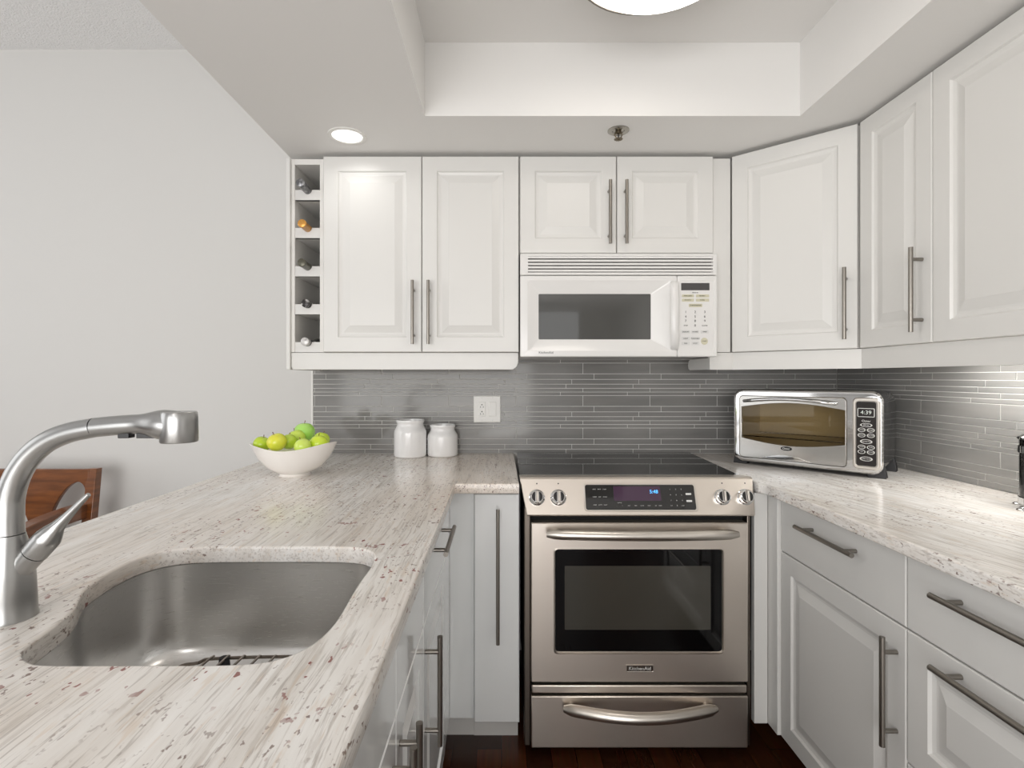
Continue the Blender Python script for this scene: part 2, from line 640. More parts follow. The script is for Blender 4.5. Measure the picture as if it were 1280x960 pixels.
# ------------------------------------------------------------------ worktops
edge_in = [(-.155, 1.748), (-.148, .77), (-.141, -.6)]
sink_px = [(27.3, 816), (43, 800.6), (70, 781), (92, 761.6), (103.5, 740), (117, 728), (144.5, 710.8), (175.8, 697), (211, 688),
           (250, 684.2), (300, 683.4), (351.5, 683.3), (410, 683.4), (446, 685), (462, 689), (467.5, 696), (465, 706), (445, 734), (422, 773),
           (398, 798.7), (375, 813), (351.5, 822), (320, 828), (270, 830.5), (219, 830.7), (140, 830.7), (62.5, 830.7), (37, 827)]
sink_xy = [((x - 627) * (CZ - ZK) / (y - 472), F * (CZ - ZK) / (y - 472)) for x, y in sink_px]
sink_loop = [(p.x, p.y) for p in smooth_loop([Vector((x, y, 0)) for x, y in sink_xy], 5)]
outer = [(-1.018, -.6), (-.141, -.6), (-.148, .77), (-.155, 1.748), (.058, 1.748), (.058, YW - .001), (-1.018, YW - .001)]
me = curve_fill([outer, sink_loop], .017, .004)
o = finish(me, 'countertop', M_GRAN, M=Matrix.Translation((0, 0, ZK - .017)), angle=40)
tag(o, 'speckled cream granite worktop with the sink cut into it, running along the left', 'countertop')
right = [(.868, -.2), (1.552, -.2), (1.552, YW - .009), (.868, YW - .009), (.850, 1.765), (.852, 1.752), (.862, 1.745), (.868, 1.725)]
me = curve_fill([right], .017, .005)
o = finish(me, 'countertop', M_GRANR, M=Matrix.Translation((0, 0, ZK - .017)), angle=40)
tag(o, 'streaked cream granite worktop under the toaster oven on the right', 'countertop')

# ------------------------------------------------------------------ cabinet parts
RAISED = [(0, .0025), (.0025, 0), (.057, 0), (.0615, .006), (.070, .0085), (.076, .0085), (.101, .0016), (.104, .0006)]
FLAT = [(0, .0025), (.0025, 0)]
def front(w, h, prof=RAISED, t=.020):
    mb = MB()
    def rect(i, y):
        return [Vector((i, y, i)), Vector((w - i, y, i)), Vector((w - i, y, h - i)), Vector((i, y, h - i))]
    loops = [rect(0, t)] + [rect(i, y) for i, y in prof]
    return mb.loft(loops)

def place(x, y, z, deg):
    return Matrix.Translation((x, y, z)) @ Matrix.Rotation(R(deg), 4, 'Z')

def bar(p0, p1, n, off=.034, r=.0062, inset=.035):
    p0, p1, n = Vector(p0), Vector(p1), Vector(n).normalized()
    t = (p1 - p0).normalized()
    mb = MB()
    mb.cyl(p0 + n * off, p1 + n * off, r, n=18)
    for q in (p0 + t * inset, p1 - t * inset):
        mb.cyl(q + n * .0005, q + n * off, r * .85, n=14)
    return mb

def add_front(root, kind, x, y, z, w, h, deg, prof=RAISED, mat=None, handle=None, hname='handle'):
    d = build(front(w, h, prof), kind, mat or M_CAB, root, place(x, y, z, deg), flat=True)
    if handle:
        p0, p1, n = handle
        build(bar(p0, p1, n), hname, M_BAR, d)
    return d

G = .0015
# upper double cabinet, left of the microwave
Z0, Z1 = 1.366, 2.130
YD = 2.061
root = thing('wall_cabinet', 'white two-door wall cabinet between the wine rack and the microwave', 'cabinet', (-.315, YW, Z0))
build(MB().box(-.694, YD + .021, Z0 + .001, .066, YW - .0085, Z1), 'body', M_CABIN, root)
xh1, xh2 = XX(515.3, YD - .034), XX(535, YD - .034)
zt, zb = ZZ(350, YD - .034), ZZ(430, YD - .034)
add_front(root, 'door', XX(404, YD), YD, Z0, XX(526.7, YD) - XX(404, YD), Z1 - Z0, 0, handle=((xh1, YD, zb), (xh1, YD, zt), (0, -1, 0)))
add_front(root, 'door', XX(527.7, YD), YD, Z0, XX(648.4, YD) - XX(527.7, YD), Z1 - Z0, 0, handle=((xh2, YD, zb), (xh2, YD, zt), (0, -1, 0)))
# cabinet above the microwave
ZM = ZZ(316.3, YD)
root = thing('wall_cabinet', 'short white two-door wall cabinet above the microwave', 'cabinet', (.45, YW, ZM))
build(MB().box(.0705, YD + .021, ZM + .001, .827, YW - .009, Z1), 'body', M_CABIN, root)
xh1, xh2 = XX(763.2, YD - .034), XX(783.7, YD - .034)
zt, zb = ZZ(224.5, YD - .034), ZZ(304, YD - .034)
add_front(root, 'door', XX(650.3, YD), YD, ZM, XX(770.3, YD) - XX(650.3, YD), Z1 - ZM, 0, handle=((xh1, YD, zb), (xh1, YD, zt), (0, -1, 0)))
add_front(root, 'door', XX(771.6, YD), YD, ZM, XX(891.6, YD) - XX(771.6, YD), Z1 - ZM, 0, handle=((xh2, YD, zb), (xh2, YD, zt), (0, -1, 0)))
# filler by the corner cabinet
o = build(MB().box(.830, YD + .012, Z0, .8985, YW - .009, Z1 - .004), 'filler_panel', M_CAB, bevel=.001)
tag(o, 'narrow white upright filler panel between microwave and corner wall cabinet', 'filler panel')
# corner wall cabinet
A = Vector((.9005, 2.066))
Bp = Vector((1.2115, 1.793))
dv = (Bp - A).normalized()
nv = Vector((dv.y, -dv.x))       # outward
ang = math.degrees(math.atan2(dv.y, dv.x))
root = thing('wall_cabinet', 'white corner wall cabinet with one door set at an angle', 'cabinet', (1.2, 2.2, Z0))
a1 = A - nv * .0215
b1 = Bp - nv * .0215
poly = [(a1.x, a1.y), (b1.x, b1.y), (XR - .009, 1.815), (XR - .009, YW - .009), (a1.x, YW - .009)]
build(MB().prism(poly, lambda x, y: (x, y, Z0 + .001), lambda x, y: (x, y, Z1)), 'body', M_CABIN, root)
hq = A + dv * ((Bp - A).length - .036)
hp = lambda z: (hq.x, hq.y, z)
dq = (hq + nv * .034).y
add_front(root, 'door', A.x, A.y, Z0, (Bp - A).length - .002, Z1 - Z0, ang,
          handle=(hp(ZZ(424, dq)), hp(ZZ(334, dq)), (nv.x, nv.y, 0)))
# right-hand wall cabinets (doors face -X)
XU = 1.213
root = thing('wall_cabinet', 'narrow white single-door wall cabinet on the right wall next to the corner', 'cabinet', (1.4, 1.64, Z0))
build(MB().box(XU + .021, 1.4895, Z0 + .001, XR - .009, 1.789, Z1), 'body', M_CABIN, root)
hx = XU - .034
hy = hx * F / (1138.3 - 627)
add_front(root, 'door', XU, 1.788, Z0, 1.788 - 1.4895, Z1 - Z0, -90,
          handle=((XU, hy, ZZ(415, hy)), (XU, hy, ZZ(309, hy)), (-1, 0, 0)))
root = thing('wall_cabinet', 'wide white single-door wall cabinet nearest the camera on the right wall', 'cabinet', (1.4, 1.26, Z0))
build(MB().box(XU + .021, 1.02, Z0 + .001, XR - .009, 1.487, Z1), 'body', M_CABIN, root)
add_front(root, 'door', XU, 1.487, Z0, 1.487 - 1.02, Z1 - Z0, -90,
          handle=((XU, 1.06, Z0 + .06), (XU, 1.06, Z0 + .31), (-1, 0, 0)))

# light rails under the wall cabinets
ZL = 1.297
b = MB()
poly = [(-.8265, Z0 - .002), (-.8265, ZL + .012), (-.821, ZL), (.045, ZL), (.060, ZL + .012), (.066, ZL + .03), (.066, Z0 - .002)]
b.prism(poly, lambda x, z: (x, YD + .014, z), lambda x, z: (x, YD + .034, z))
o = build(b, 'light_rail', M_CAB, bevel=.002)
tag(o, 'white light rail board under the left wall cabinet and wine rack', 'trim board')
root = thing('light_rail', 'white light rail board running under the corner and right wall cabinets', 'trim board', (.9, YD, ZL))
b = MB()
A2, B2 = A - nv * .013, Bp - nv * .013
path = [Vector((.819, YD + .016)), Vector((A2.x, YD + .016)), Vector((XU + .013, B2.y - .004)), Vector((XU + .013, 1.02))]
t = .02
outl = path
inl = [path[0] + Vector((0, t)), path[1] + Vector((.007, t)), path[2] + Vector((t, .010)), path[3] + Vector((t, 0))]
for i in range(3):
    q = [outl[i], outl[i + 1], inl[i + 1], inl[i]]
    b.loft([[Vector((p.x, p.y, ZL)) for p in q], [Vector((p.x, p.y, Z0 - .002)) for p in q]])
build(b, 'front_board', M_CAB, root)
poly = [(YD + .037, ZL + .001), (YD + .037, Z0 - .022), (2.30, Z0 - .022), (2.317, Z0 - .03), (2.325, ZL + .022), (2.317, ZL + .006), (2.30, ZL + .001)]
build(MB().prism(poly, lambda y, z: (.820, y, z), lambda y, z: (.838, y, z)), 'side_board', M_CAB, root, bevel=.001)

# wine rack
YWR = 2.078
root = thing('wine_rack', 'tall narrow white wine rack of five cubbies at the left end of the wall cabinets', 'wine rack', (-.77, YW, Z0))
b = MB()
xo0, xo1 = XX(368.5, YWR), XX(399.8, YWR)
xl, xr = -.844, -.6965
b.box(xl + .0165, YWR, Z0, xo0, YW - .010, Z1 - .004).box(xo1, YWR, Z0, xr, YW - .009, Z1 - .004)
b.box(xo0, YWR, Z1 - .026, xo1, YW - .009, Z1 - .004)
b.box(xo0, YW - .020, Z0, xo1, YW - .010, Z1 - .03)
build(b, 'body', M_CABIN, root, bevel=.0008)
build(MB().box(xl, YWR - .012, ZL, xl + .0162, YW - .010, Z1 - .004), 'end_panel', M_CAB, root, bevel=.002)
cells = []
for yb in (249.8, 297.3, 345.3, 392.8, 440.3):
    zb = ZZ(yb, YWR)
    zb = max(zb, Z0)
    cells.append(zb)
    b = MB()
    b.box(xo0 + .0003, YWR + .004, zb, xo1 - .0003, YW - .021, zb + .012)
    xm = (xo0 + xo1) / 2
    hl = .040
    arc = [(xm + .017 * math.cos(a), zb + hl - .0165 * math.sin(a)) for a in [PI * k / 10 for k in range(11)]]
    poly = [(xo0 + .0003, zb), (xo1 - .0003, zb), (xo1 - .0003, zb + hl)] + arc + [(xo0 + .0003, zb + hl)]
    b.prism(poly, lambda x, z: (x, YWR + .003, z), lambda x, z: (x, YWR + .018, z))
    build(b, 'shelf', M_CAB, root, angle=30)

# wine bottles lying in the rack
def bottle(name, label, zb, tip, foil, glass, capped=None):
    xm = (xo0 + xo1) / 2
    z = zb + .0405
    t = thing(name, label, 'bottle', (xm, YWR, z), 0, 'wine bottles lying in the rack')
    Mr = Matrix.Translation((xm, YWR - tip, z)) @ Matrix.Rotation(R(-90 - 2.5), 4, 'X')
    # profile along +z (into the rack)
    body = [(.0001, .0), (.0118, .0005), (.0128, .004), (.0128, .085), (.0135, .105), (.030, .14), (.0365, .17), (.0375, .20), (.0375, .30), (.034, .306), (.0001, .306)]
    body = [(r * (1 if zz < .1 else .62 if r > .03 else .9), zz) for r, zz in body]
    build(MB().lathe(body, n=24, M=Mr, cap0=False, cap1=False), 'glass_body', glass, t, angle=50)
    ln = {'short': .03}.get(capped, .075)
    build(MB().lathe([(.0001, -.0012), (.0140, -.0010), (.0160, .0005), (.0160, .012), (.0148, .0135), (.0148, ln)], n=24, M=Mr, cap0=False, cap1=False),
          'foil', foil, t, angle=40)
    return t
foil_grey = pmat('pewter_foil', (92, 92, 94), 0.35, 0.6, var=(60, (170, 170, 172), 0.45, 0.6, (1, 1, 1)))
foil_gold = pmat('gold_foil', (206, 150, 74), 0.32, 0.5)
foil_green = pmat('olive_foil', (92, 90, 78), 0.35, 0.5)
foil_black = pmat('black_foil', (46, 42, 42), 0.3, 0.3, var=(50, (190, 188, 186), 0.52, 0.6, (1, 1, 1)))
foil_white = pmat('white_foil', (206, 204, 202), 0.35, 0.3, var=(55, (120, 118, 118), 0.5, 0.66, (1, 1, 1)))
gl_dark = pmat('dark_bottle_glass', (22, 24, 20), 0.06, spec=0.7)
gl_green = pmat('green_bottle_glass', (40, 48, 30), 0.06, spec=0.7)
bottle('wine_bottle', 'wine bottle with mottled pewter foil in the top cubby of the rack', cells[0], .075, foil_grey, gl_dark)
bottle('wine_bottle', 'wine bottle with gold foil in the second cubby from the top', cells[1], .058, foil_gold, gl_green)
bottle('wine_bottle', 'wine bottle with olive foil in the middle cubby of the rack', cells[2], .062, foil_green, gl_green)
bottle('wine_bottle', 'wine bottle with black and silver foil in the second cubby from the bottom', cells[3], .022, foil_black, gl_dark)
bottle('wine_bottle', 'wine bottle with white foil in the bottom cubby of the rack', cells[4], .028, foil_white, gl_dark, 'short')

# ------------------------------------------------------------------ base cabinets
ZB0, ZD, ZTOP = .108, .706, .872
def base_right(label, y1, y0, drawers, door_handle=None):
    XF = .903
    root = thing('base_cabinet', label, 'cabinet', (1.23, (y0 + y1) / 2, 0))
    build(MB().box(XF + .021, y0 + .0005, ZB0, XR - .002, y1 - .0005, .8795), 'body', M_CABIN, root)
    build(MB().box(XF + .08, y0 + .0005, 0, XR - .01, y1 - .0005, ZB0 - .0002), 'toe_kick', M_GAP, root, label='recessed plinth coloured dark for shade')  # near-black colour stands in for shade under the cabinets
    for kind, z0, z1, prof, h in drawers:
        add_front(root, kind, XF, y1 - G, z0, y1 - y0 - 2 * G, z1 - z0, -90, prof, handle=((XF, h[0], h[2]), (XF, h[1], h[3]), (-1, 0, 0)))
    return root
base_right('white base cabinet with one drawer over one door, right of the stove', 1.708, 1.178,
           [('drawer', ZD + .002, ZTOP, FLAT, (1.310, 1.567, .824, .824)), ('door', ZB0, ZD - .002, RAISED, (1.206, 1.206, .424, .674))])
base_right('white three-drawer base cabinet nearest the camera on the right', 1.178, .57,
           [('drawer', ZD + .002, ZTOP, FLAT, (.69, 1.072, .824, .824)), ('drawer', .411, ZD - .002, RAISED, (.69, 1.072, .678, .678)),
            ('drawer', ZB0, .407, RAISED, (.69, 1.072, .37, .37))])
root = thing('filler_panel', 'white upright corner filler between the stove and the right base cabinets', 'filler panel', (.88, 1.77, 0))
build(MB().box(.846, 1.768, ZB0, .8905, 1.79, .8795), 'front_strip', M_CAB, root, bevel=.001)
build(MB().box(.8925, 1.7095, ZB0, .915, 1.79, .8795), 'side_strip', M_CAB, root, bevel=.001)

def base_left(label, y0, y1, fronts, sinkbase=False):
    XF = -.175
    root = thing('base_cabinet', label, 'cabinet', (-.5, (y0 + y1) / 2, 0))
    bx = MB()
    if sinkbase:
        bx.box(-.80, y0 + .0005, ZB0, XF - .021, y1 - .0005, .64)
        bx.box(-.80, y0 + .0005, .64, XF - .021, y0 + .018, .8795).box(-.80, y1 - .018, .64, XF - .021, y1 - .0005, .8795)
        bx.box(XF - .036, y0 + .018, .64, XF - .021, y1 - .018, .8795)
    else:
        bx.box(-.80, y0 + .0005, ZB0, XF - .021, y1 - .0005, .8795)
    build(bx, 'body', M_CABIN, root)
    build(MB().box(-.79, y0 + .0005, 0, XF - .08, y1 - .0005, ZB0 - .0002), 'toe_kick', M_CABIN, root)
    for kind, a, c, z0, z1, prof, h in fronts:
        hh = ((XF, h[0], h[2]), (XF, h[1], h[3]), (1, 0, 0)) if h else None
        add_front(root, kind, XF, a + G, z0, c - a - 2 * G, z1 - z0, 90, prof, M_GLOSSW, hh)
    return root
base_left('white gloss peninsula cabinet with a drawer over a door nearest the stove', 1.18, 1.64,
          [('drawer', 1.18, 1.64, ZD + .002, ZTOP, FLAT, (1.331, 1.578, .820, .820)), ('door', 1.18, 1.64, ZB0, ZD - .002, RAISED, (1.208, 1.208, .424, .674))])
base_left('white gloss sink base cabinet with two doors under the sink', .57, 1.18,
          [('false_front', .875, 1.18, ZD + .002, ZTOP, FLAT, None), ('false_front', .57, .875, ZD + .002, ZTOP, FLAT, None),
           ('door', .875, 1.18, ZB0, ZD - .002, RAISED, (.906, .906, .424, .674)), ('door', .57, .875, ZB0, ZD - .002, RAISED, (.8446, .8446, .424, .674))], True)
base_left('white gloss base cabinet nearest the camera at the end of the peninsula', -.55, .57,
          [('drawer', .01, .57, ZD + .002, ZTOP, FLAT, (.16, .42, .82, .82)), ('door', .01, .57, ZB0, ZD - .002, RAISED, (.06, .06, .424, .674)),
           ('drawer', -.55, .01, ZD + .002, ZTOP, FLAT, (-.4, -.14, .82, .82)), ('door', -.55, .01, ZB0, ZD - .002, RAISED, (-.04, -.04, .424, .674))])
root = thing('base_cabinet', 'white blind corner base cabinet with plain filler left of the pull-out', 'cabinet', (-.5, 2.0, 0))
build(MB().box(-.80, 1.66, ZB0, -.196, 1.803, .8795).box(-.80, 1.803, ZB0, -.094, YW - .002, .8795), 'body', M_CABIN, root)
build(MB().box(-.1955, 1.642, ZB0, -.177, 1.795, .8795), 'side_filler', M_GLOSSW, root, bevel=.0008)
build(MB().box(-.1765, 1.7955, ZB0, -.0935, 1.8025, .8795), 'front_filler', M_GLOSSW, root, bevel=.0008)
build(MB().box(-.25, 1.872, 0, -.098, 1.89, ZB0 - .0002), 'toe_kick', M_CABIN, root)
root = thing('base_cabinet', 'slim white pull-out base cabinet with a long bar handle left of the stove', 'cabinet', (-.015, 2.0, 0))
build(MB().box(-.0915, 1.796, ZB0, .0575, YW - .002, .8795), 'body', M_CABIN, root)
build(MB().box(-.0975, 1.869, 0, .0575, 1.89, ZB0 - .0002), 'toe_kick', M_CABIN, root)
hx = XX(622.3, 1.775 - .034)
dh = 1.775 - .034
add_front(root, 'door', -.0915, 1.775, ZB0 - .002, .0595 + .0915, .8735 - ZB0 + .002, 0, FLAT, M_GLOSSW,
          ((hx, 1.775, ZZ(806, dh)), (hx, 1.775, ZZ(637, dh)), (0, -1, 0)))
o = build(MB().box(-.82, -.55, 0, -.802, YW - .002, .8795), 'back_panel', M_CAB)
tag(o, 'white panel closing the dining side of the peninsula under the worktop', 'panel')

# ------------------------------------------------------------------ stove
root = thing('stove', 'stainless steel slide-in electric stove with black glass top', 'stove', (.456, 1.75, 0))
Yd = 1.752
mmx = lambda px: XX(px, Yd)
mmz = lambda py: ZZ(py, Yd)
sx0, sx1 = mmx(655.5), mmx(940.2)
b = MB()
b.box(sx0 + .012, 1.795, .07, sx1 - .012, 2.43, .905)
build(b, 'body', M_GAP, root)
b = MB()
build(MB().box(sx0, Yd + .012, .036, mmx(663.2), Yd + .05, .83), 'side_trim', M_STEELD, root, bevel=.003)
build(MB().box(mmx(935.8), Yd + .012, .036, sx1, Yd + .05, .83), 'side_trim', M_STEELD, root, bevel=.003)
# cooktop
b = MB()
gp = [(.0635, 1.853), (.8345, 1.853), (.858, 2.405), (.0685, 2.405)]
b.prism(gp, lambda x, y: (x, y, .9165), lambda x, y: (x, y, .9245))
build(b, 'cooktop', M_BGLASS, root, bevel=.0015)
# control panel (profile swept across, narrower at the bottom)
prof = [(1.858, .9242), (1.800, .9295), (1.786, .9290), (1.778, .924), (1.7755, .917), (1.737, .815), (1.738, .8105), (1.746, .8085), (1.80, .8085), (1.858, .90)]
def wl(z):
    t = (z - .8085) / .121
    return .0835 + (.0605 - .0835) * min(1, max(0, t)), .834 + (.8465 - .834) * min(1, max(0, t))
b = MB()
loops = []
L0 = [Vector((wl(z)[0], y, z)) for y, z in prof]
L1 = [Vector((wl(z)[1], y, z)) for y, z in prof]
b.loft([L0, L1])
build(b, 'control_panel', M_STEEL, root, bevel=.0025, seg=3, angle=25)
# frame on the sloping panel
P0 = Vector((0, 1.7755, .917))
P1 = Vector((0, 1.737, .815))
vv = (P0 - P1).normalized()               # up the slope
nn = Vector((0, -vv.z, vv.y))             # outwards
def panel_pt(px, py):
    lo, hi = 0.0, 1.0
    for _ in range(40):
        m = (lo + hi) / 2
        p = P0.lerp(P1, m)
        yy = 472 + (CZ - p.z) * F / p.y
        if yy < py:
            lo = m
        else:
            hi = m
    p = P0.lerp(P1, (lo + hi) / 2)
    return Vector((XX(px, p.y), p.y, p.z))
def pmatx(p, lift=0.0):
    p = p + nn * lift
    return Matrix(((1, 0, 0, p.x), (0, vv.y, nn.y, p.y), (0, vv.z, nn.z, p.z), (0, 0, 0, 1)))
def plate(x0, x1, y0, y1, r, h, mb=None):
    mb = mb or MB()
    def lp(i, z):
        return [Vector((p.x, p.z, z)) for p in rrect(x0 + i, x1 - i, y0 + i, y1 - i, max(r - i, .0002), 0)]
    mb.loft([lp(0, 0), lp(0, h * .6), lp(h * .4, h)])
    return mb
pc = panel_pt(800, 621.7)
hw = (XX(868.5, pc.y) - XX(731, pc.y)) / 2
hh = (panel_pt(0, 606).z - panel_pt(0, 638).z) / vv.z / 2
build(plate(-hw - .004, hw + .006, -hh - .004, hh + .003, .010, .003), 'display_bezel', M_HANDLE, root, pmatx(pc))
disp = build(plate(-hw, hw, -hh, hh, .008, .0036), 'control_display', M_BGLASS, root, pmatx(pc))
kx = hw / 68.75
build(plate(-33 * kx, 26 * kx, -hh * .28, hh * .85, .002, .0004), 'display_window', M_PURPLE, disp, pmatx(pc, .0036))
finish(text_mesh([('5:48', .0165, 17.5 * kx, hh * .42)]), 'clock_digits', M_CLOCK, disp, pmatx(pc, .0042), flat=True)
items = []
for j, yy in enumerate((.62, 0.02, -.6)):
    for i, x in enumerate((-57, -50.5, -44)):
        items.append(('BAKE BROIL CONV WARM KEEP PROOF OVEN AUTO LIGHT'.split()[j * 3 + i], .0042, x * kx, yy * hh))
for j, yy in enumerate((.62, .18, -.26, -.66)):
    for i, x in enumerate((38, 45, 52)):
        items.append(('123456789'[j * 3 + i] if j < 3 else ('OFF', '0', 'START')[i], .0055 if j < 3 or i == 1 else .0035, x * kx, yy * hh))
for i, x in enumerate((-30, -23, -15, -6.5, 1.5, 10, 18.5, 24)):
    items.append((('-', '+', 'TIME', 'TEMP', 'CLOCK', 'TIMER', 'SET', 'COOK')[i], .0036, x * kx, -.66 * hh))
items.append(('TEMP/TIME', .003, -26.5 * kx, -.44 * hh))
texts(items, 'key_label', M_PRINT, disp, pmatx(pc, .0038))
for yy in (.24, -.3):
    build(plate(57 * kx, 64 * kx, yy * hh - .0028, yy * hh + .0034, .001, .0005), 'button', M_GBUT, disp, pmatx(pc, .0036))
for px, py in ((671, 622), (697.8, 622), (902.3, 621.5), (931, 621.5)):
    p = panel_pt(px, py)
    M = pmatx(p)
    k = build(MB().lathe([(.0001, 0), (.0265, 0), (.0265, .004), (.0235, .006), (.0225, .020), (.0195, .0235), (.0001, .0235)], n=32, M=M, cap0=False, cap1=False),
              'knob', M_CHROME, root, angle=30)
    g = MB()
    for sx in (-1, 1):
        arc = [(sx * (.0065 + .011 * math.cos(a)), .0155 * math.sin(a)) for a in [-PI / 2 + PI * q / 12 for q in range(13)]]
        g.prism(arc, lambda x, y: M @ Vector((x, y, .0236)), lambda x, y: M @ Vector((x, y, .0242)))
    build(g, 'knob_inset', M_BLACK, k)
    g = MB()
    g.prism([(-.0045, -.019), (.0045, -.019), (.0045, .019), (-.0045, .019)], lambda x, y: M @ Vector((x, y, .023)), lambda x, y: M @ Vector((x * .7, y * .9, .032)))
    build(g, 'knob_grip', M_HANDLE, k, bevel=.0012)
    g = MB()
    pm = panel_pt(px, py - 17.5)
    Mm = pmatx(pm)
    g.lathe([(.0001, .0004), (.0024, .0004)], n=14, M=Mm, cap0=False)
    build(g, 'knob_mark', M_BLACK, root)
# oven door
dx0, dx1, dz0, dz1 = mmx(664), mmx(935), mmz(853), mmz(653.5)
wx0, wx1, wz0, wz1 = mmx(694.5), mmx(903), mmz(815), mmz(687.5)
b = MB()
b.loft([rrect(dx0, dx1, dz0, dz1, .004, Yd + .04), rrect(dx0, dx1, dz0, dz1, .004, Yd + .003), rrect(dx0 + .003, dx1 - .003, dz0 + .003, dz1 - .003, .003, Yd),
        rrect(wx0 - .007, wx1 + .007, wz0 - .007, wz1 + .007, .014, Yd), rrect(wx0 - .003, wx1 + .003, wz0 - .003, wz1 + .003, .012, Yd - .002),
        rrect(wx0, wx1, wz0, wz1, .010, Yd + .004), rrect(wx0, wx1, wz0, wz1, .010, Yd + .014)], True, False)
door = build(b, 'oven_door', M_STEEL, root, angle=8)
b = MB()
b.loft([rrect(wx0 - .001, wx1 + .001, wz0 - .001, wz1 + .001, .010, Yd + .016), rrect(wx0 - .001, wx1 + .001, wz0 - .001, wz1 + .001, .010, Yd + .0045)])
win = build(b, 'oven_window', M_OVGLASS, door)
b = MB()
ix0, ix1, iz0, iz1 = mmx(706), mmx(889), mmz(788), mmz(708)
b.loft([rrect(ix0, ix1, iz0, iz1, .003, Yd + .0045), rrect(ix0, ix1, iz0, iz1, .003, Yd + .0042)])
build(b, 'window_screen', M_SCREEN, win)
def bow(name, px0, px1, py, depth_e, depth_m, r, parent, sag=0.0):
    pts, rad = [], []
    N = 24
    x0, x1 = mmx(px0), mmx(px1)
    for i in range(N + 1):
        t = i / N
        y = Yd - depth_e - (depth_m - depth_e) * math.sin(PI * t)
        z = ZZ(py, Yd - depth_e)
        pts.append((x0 + (x1 - x0) * t, y, z))
        e = min(t, 1 - t) * N
        rad.append(r * (0.55 + .45 * min(1, e / 1.2)))
    mb = MB().tube(pts, rad, 18)
    for s in (0, 1):
        p = Vector(pts[1] if s == 0 else pts[-2])
        mb.tube([(p.x + (.006 if s == 0 else -.006), Yd + .0005, p.z - .006), (p.x, p.y, p.z)], [r * .62, r * .7], 14)
    return build(mb, name, M_HANDLE, parent, angle=60)
bow('handle', 682, 917, 668, .038, .056, .0165, door)
# badge
bx0, bx1, bz0, bz1 = mmx(782.5), mmx(817), mmz(840), mmz(831)
b = MB()
b.loft([rrect(bx0, bx1, bz0, bz1, .003, Yd), rrect(bx0, bx1, bz0, bz1, .003, Yd - .002), rrect(bx0 + .002, bx1 - .002, bz0 + .002, bz1 - .002, .002, Yd - .002),
        rrect(bx0 + .003, bx1 - .003, bz0 + .003, bz1 - .003, .002, Yd - .0012)], True, False)
bd = build(b, 'badge', M_HANDLE, door)
build(MB().box(bx0 + .003, Yd - .0011, bz0 + .003, bx1 - .003, Yd - .0002, bz1 - .003), 'badge_plate', M_STEELD, bd)
def front_text(items, x, y, z):
    return text_mesh(items), Matrix.Translation((x, y, z)) @ Matrix.Rotation(R(90), 4, 'X')
me, M = front_text([('KitchenAid', .0165, 0, 0)], (bx0 + bx1) / 2, Yd - .0014, (bz0 + bz1) / 2)
finish(me, 'badge_lettering', M_PLATE, bd, M, flat=True)
# vent strip, drawer
b = MB()
b.box(dx0 + .002, Yd + .004, mmz(867.5), dx1 - .002, Yd + .03, mmz(857.5))
build(b, 'vent_trim', M_STEEL, root, bevel=.004, seg=3)
dr = build(MB().box(dx0, Yd, mmz(935), dx1, Yd + .035, mmz(870.5)), 'storage_drawer', M_STEEL, root, bevel=.003)
bow('handle', 704, 893, 886, .017, .068, .0185, dr)
for x in (sx0 + .05, sx1 - .05):
    build(MB().lathe([(.018, 0), (.018, .01), (.008, .012), (.008, .075)], (x, 1.86, 0), 16), 'foot', M_BLACK, root)

# ------------------------------------------------------------------ microwave
Ym = 2.028
mx = lambda px: XX(px, Ym)
mz = lambda py: ZZ(py, Ym)
root = thing('microwave', 'white over-the-range microwave oven mounted above the stove', 'microwave', (.45, YW, mz(446)))
x0, x1 = mx(650.3), mx(896.7)
build(MB().box(x0 + .003, Ym + .03, mz(445), x1 - .0015, YW - .01, ZM - .002), 'body', M_APPW, root, bevel=.003)
b = MB()
b.loft([rrect(x0, x1, mz(343.4), mz(317.2), .002, Ym + .029), rrect(x0, x1, mz(343.4), mz(317.2), .002, Ym + .004), rrect(x0 + .002, x1 - .002, mz(342.8), mz(317.8), .002, Ym + .002),
        rrect(mx(660), mx(891.5), mz(340.4), mz(320), .001, Ym + .002), rrect(mx(660), mx(891.5), mz(340.4), mz(320), .001, Ym + .0285)], False, False)
gr = build(b, 'vent_grille', M_APPW, root, angle=25)
build(MB().box(mx(660), Ym + .022, mz(339.8), mx(891.5), Ym + .0288, mz(320)), 'vent_recess', M_RECESS, gr)
for k in range(5):
    yb = 320.2 + k * 4.15
    z1_, z0_ = mz(yb), mz(yb + 2.5)
    poly = [(Ym + .003, z1_), (Ym + .020, z1_ + .004), (Ym + .020, z1_ + .002), (Ym + .006, z0_), (Ym + .003, z0_)]
    build(MB().prism(poly, lambda y, z: (mx(659.5), y, z), lambda y, z: (mx(892), y, z)), 'slat', M_APPW, gr)
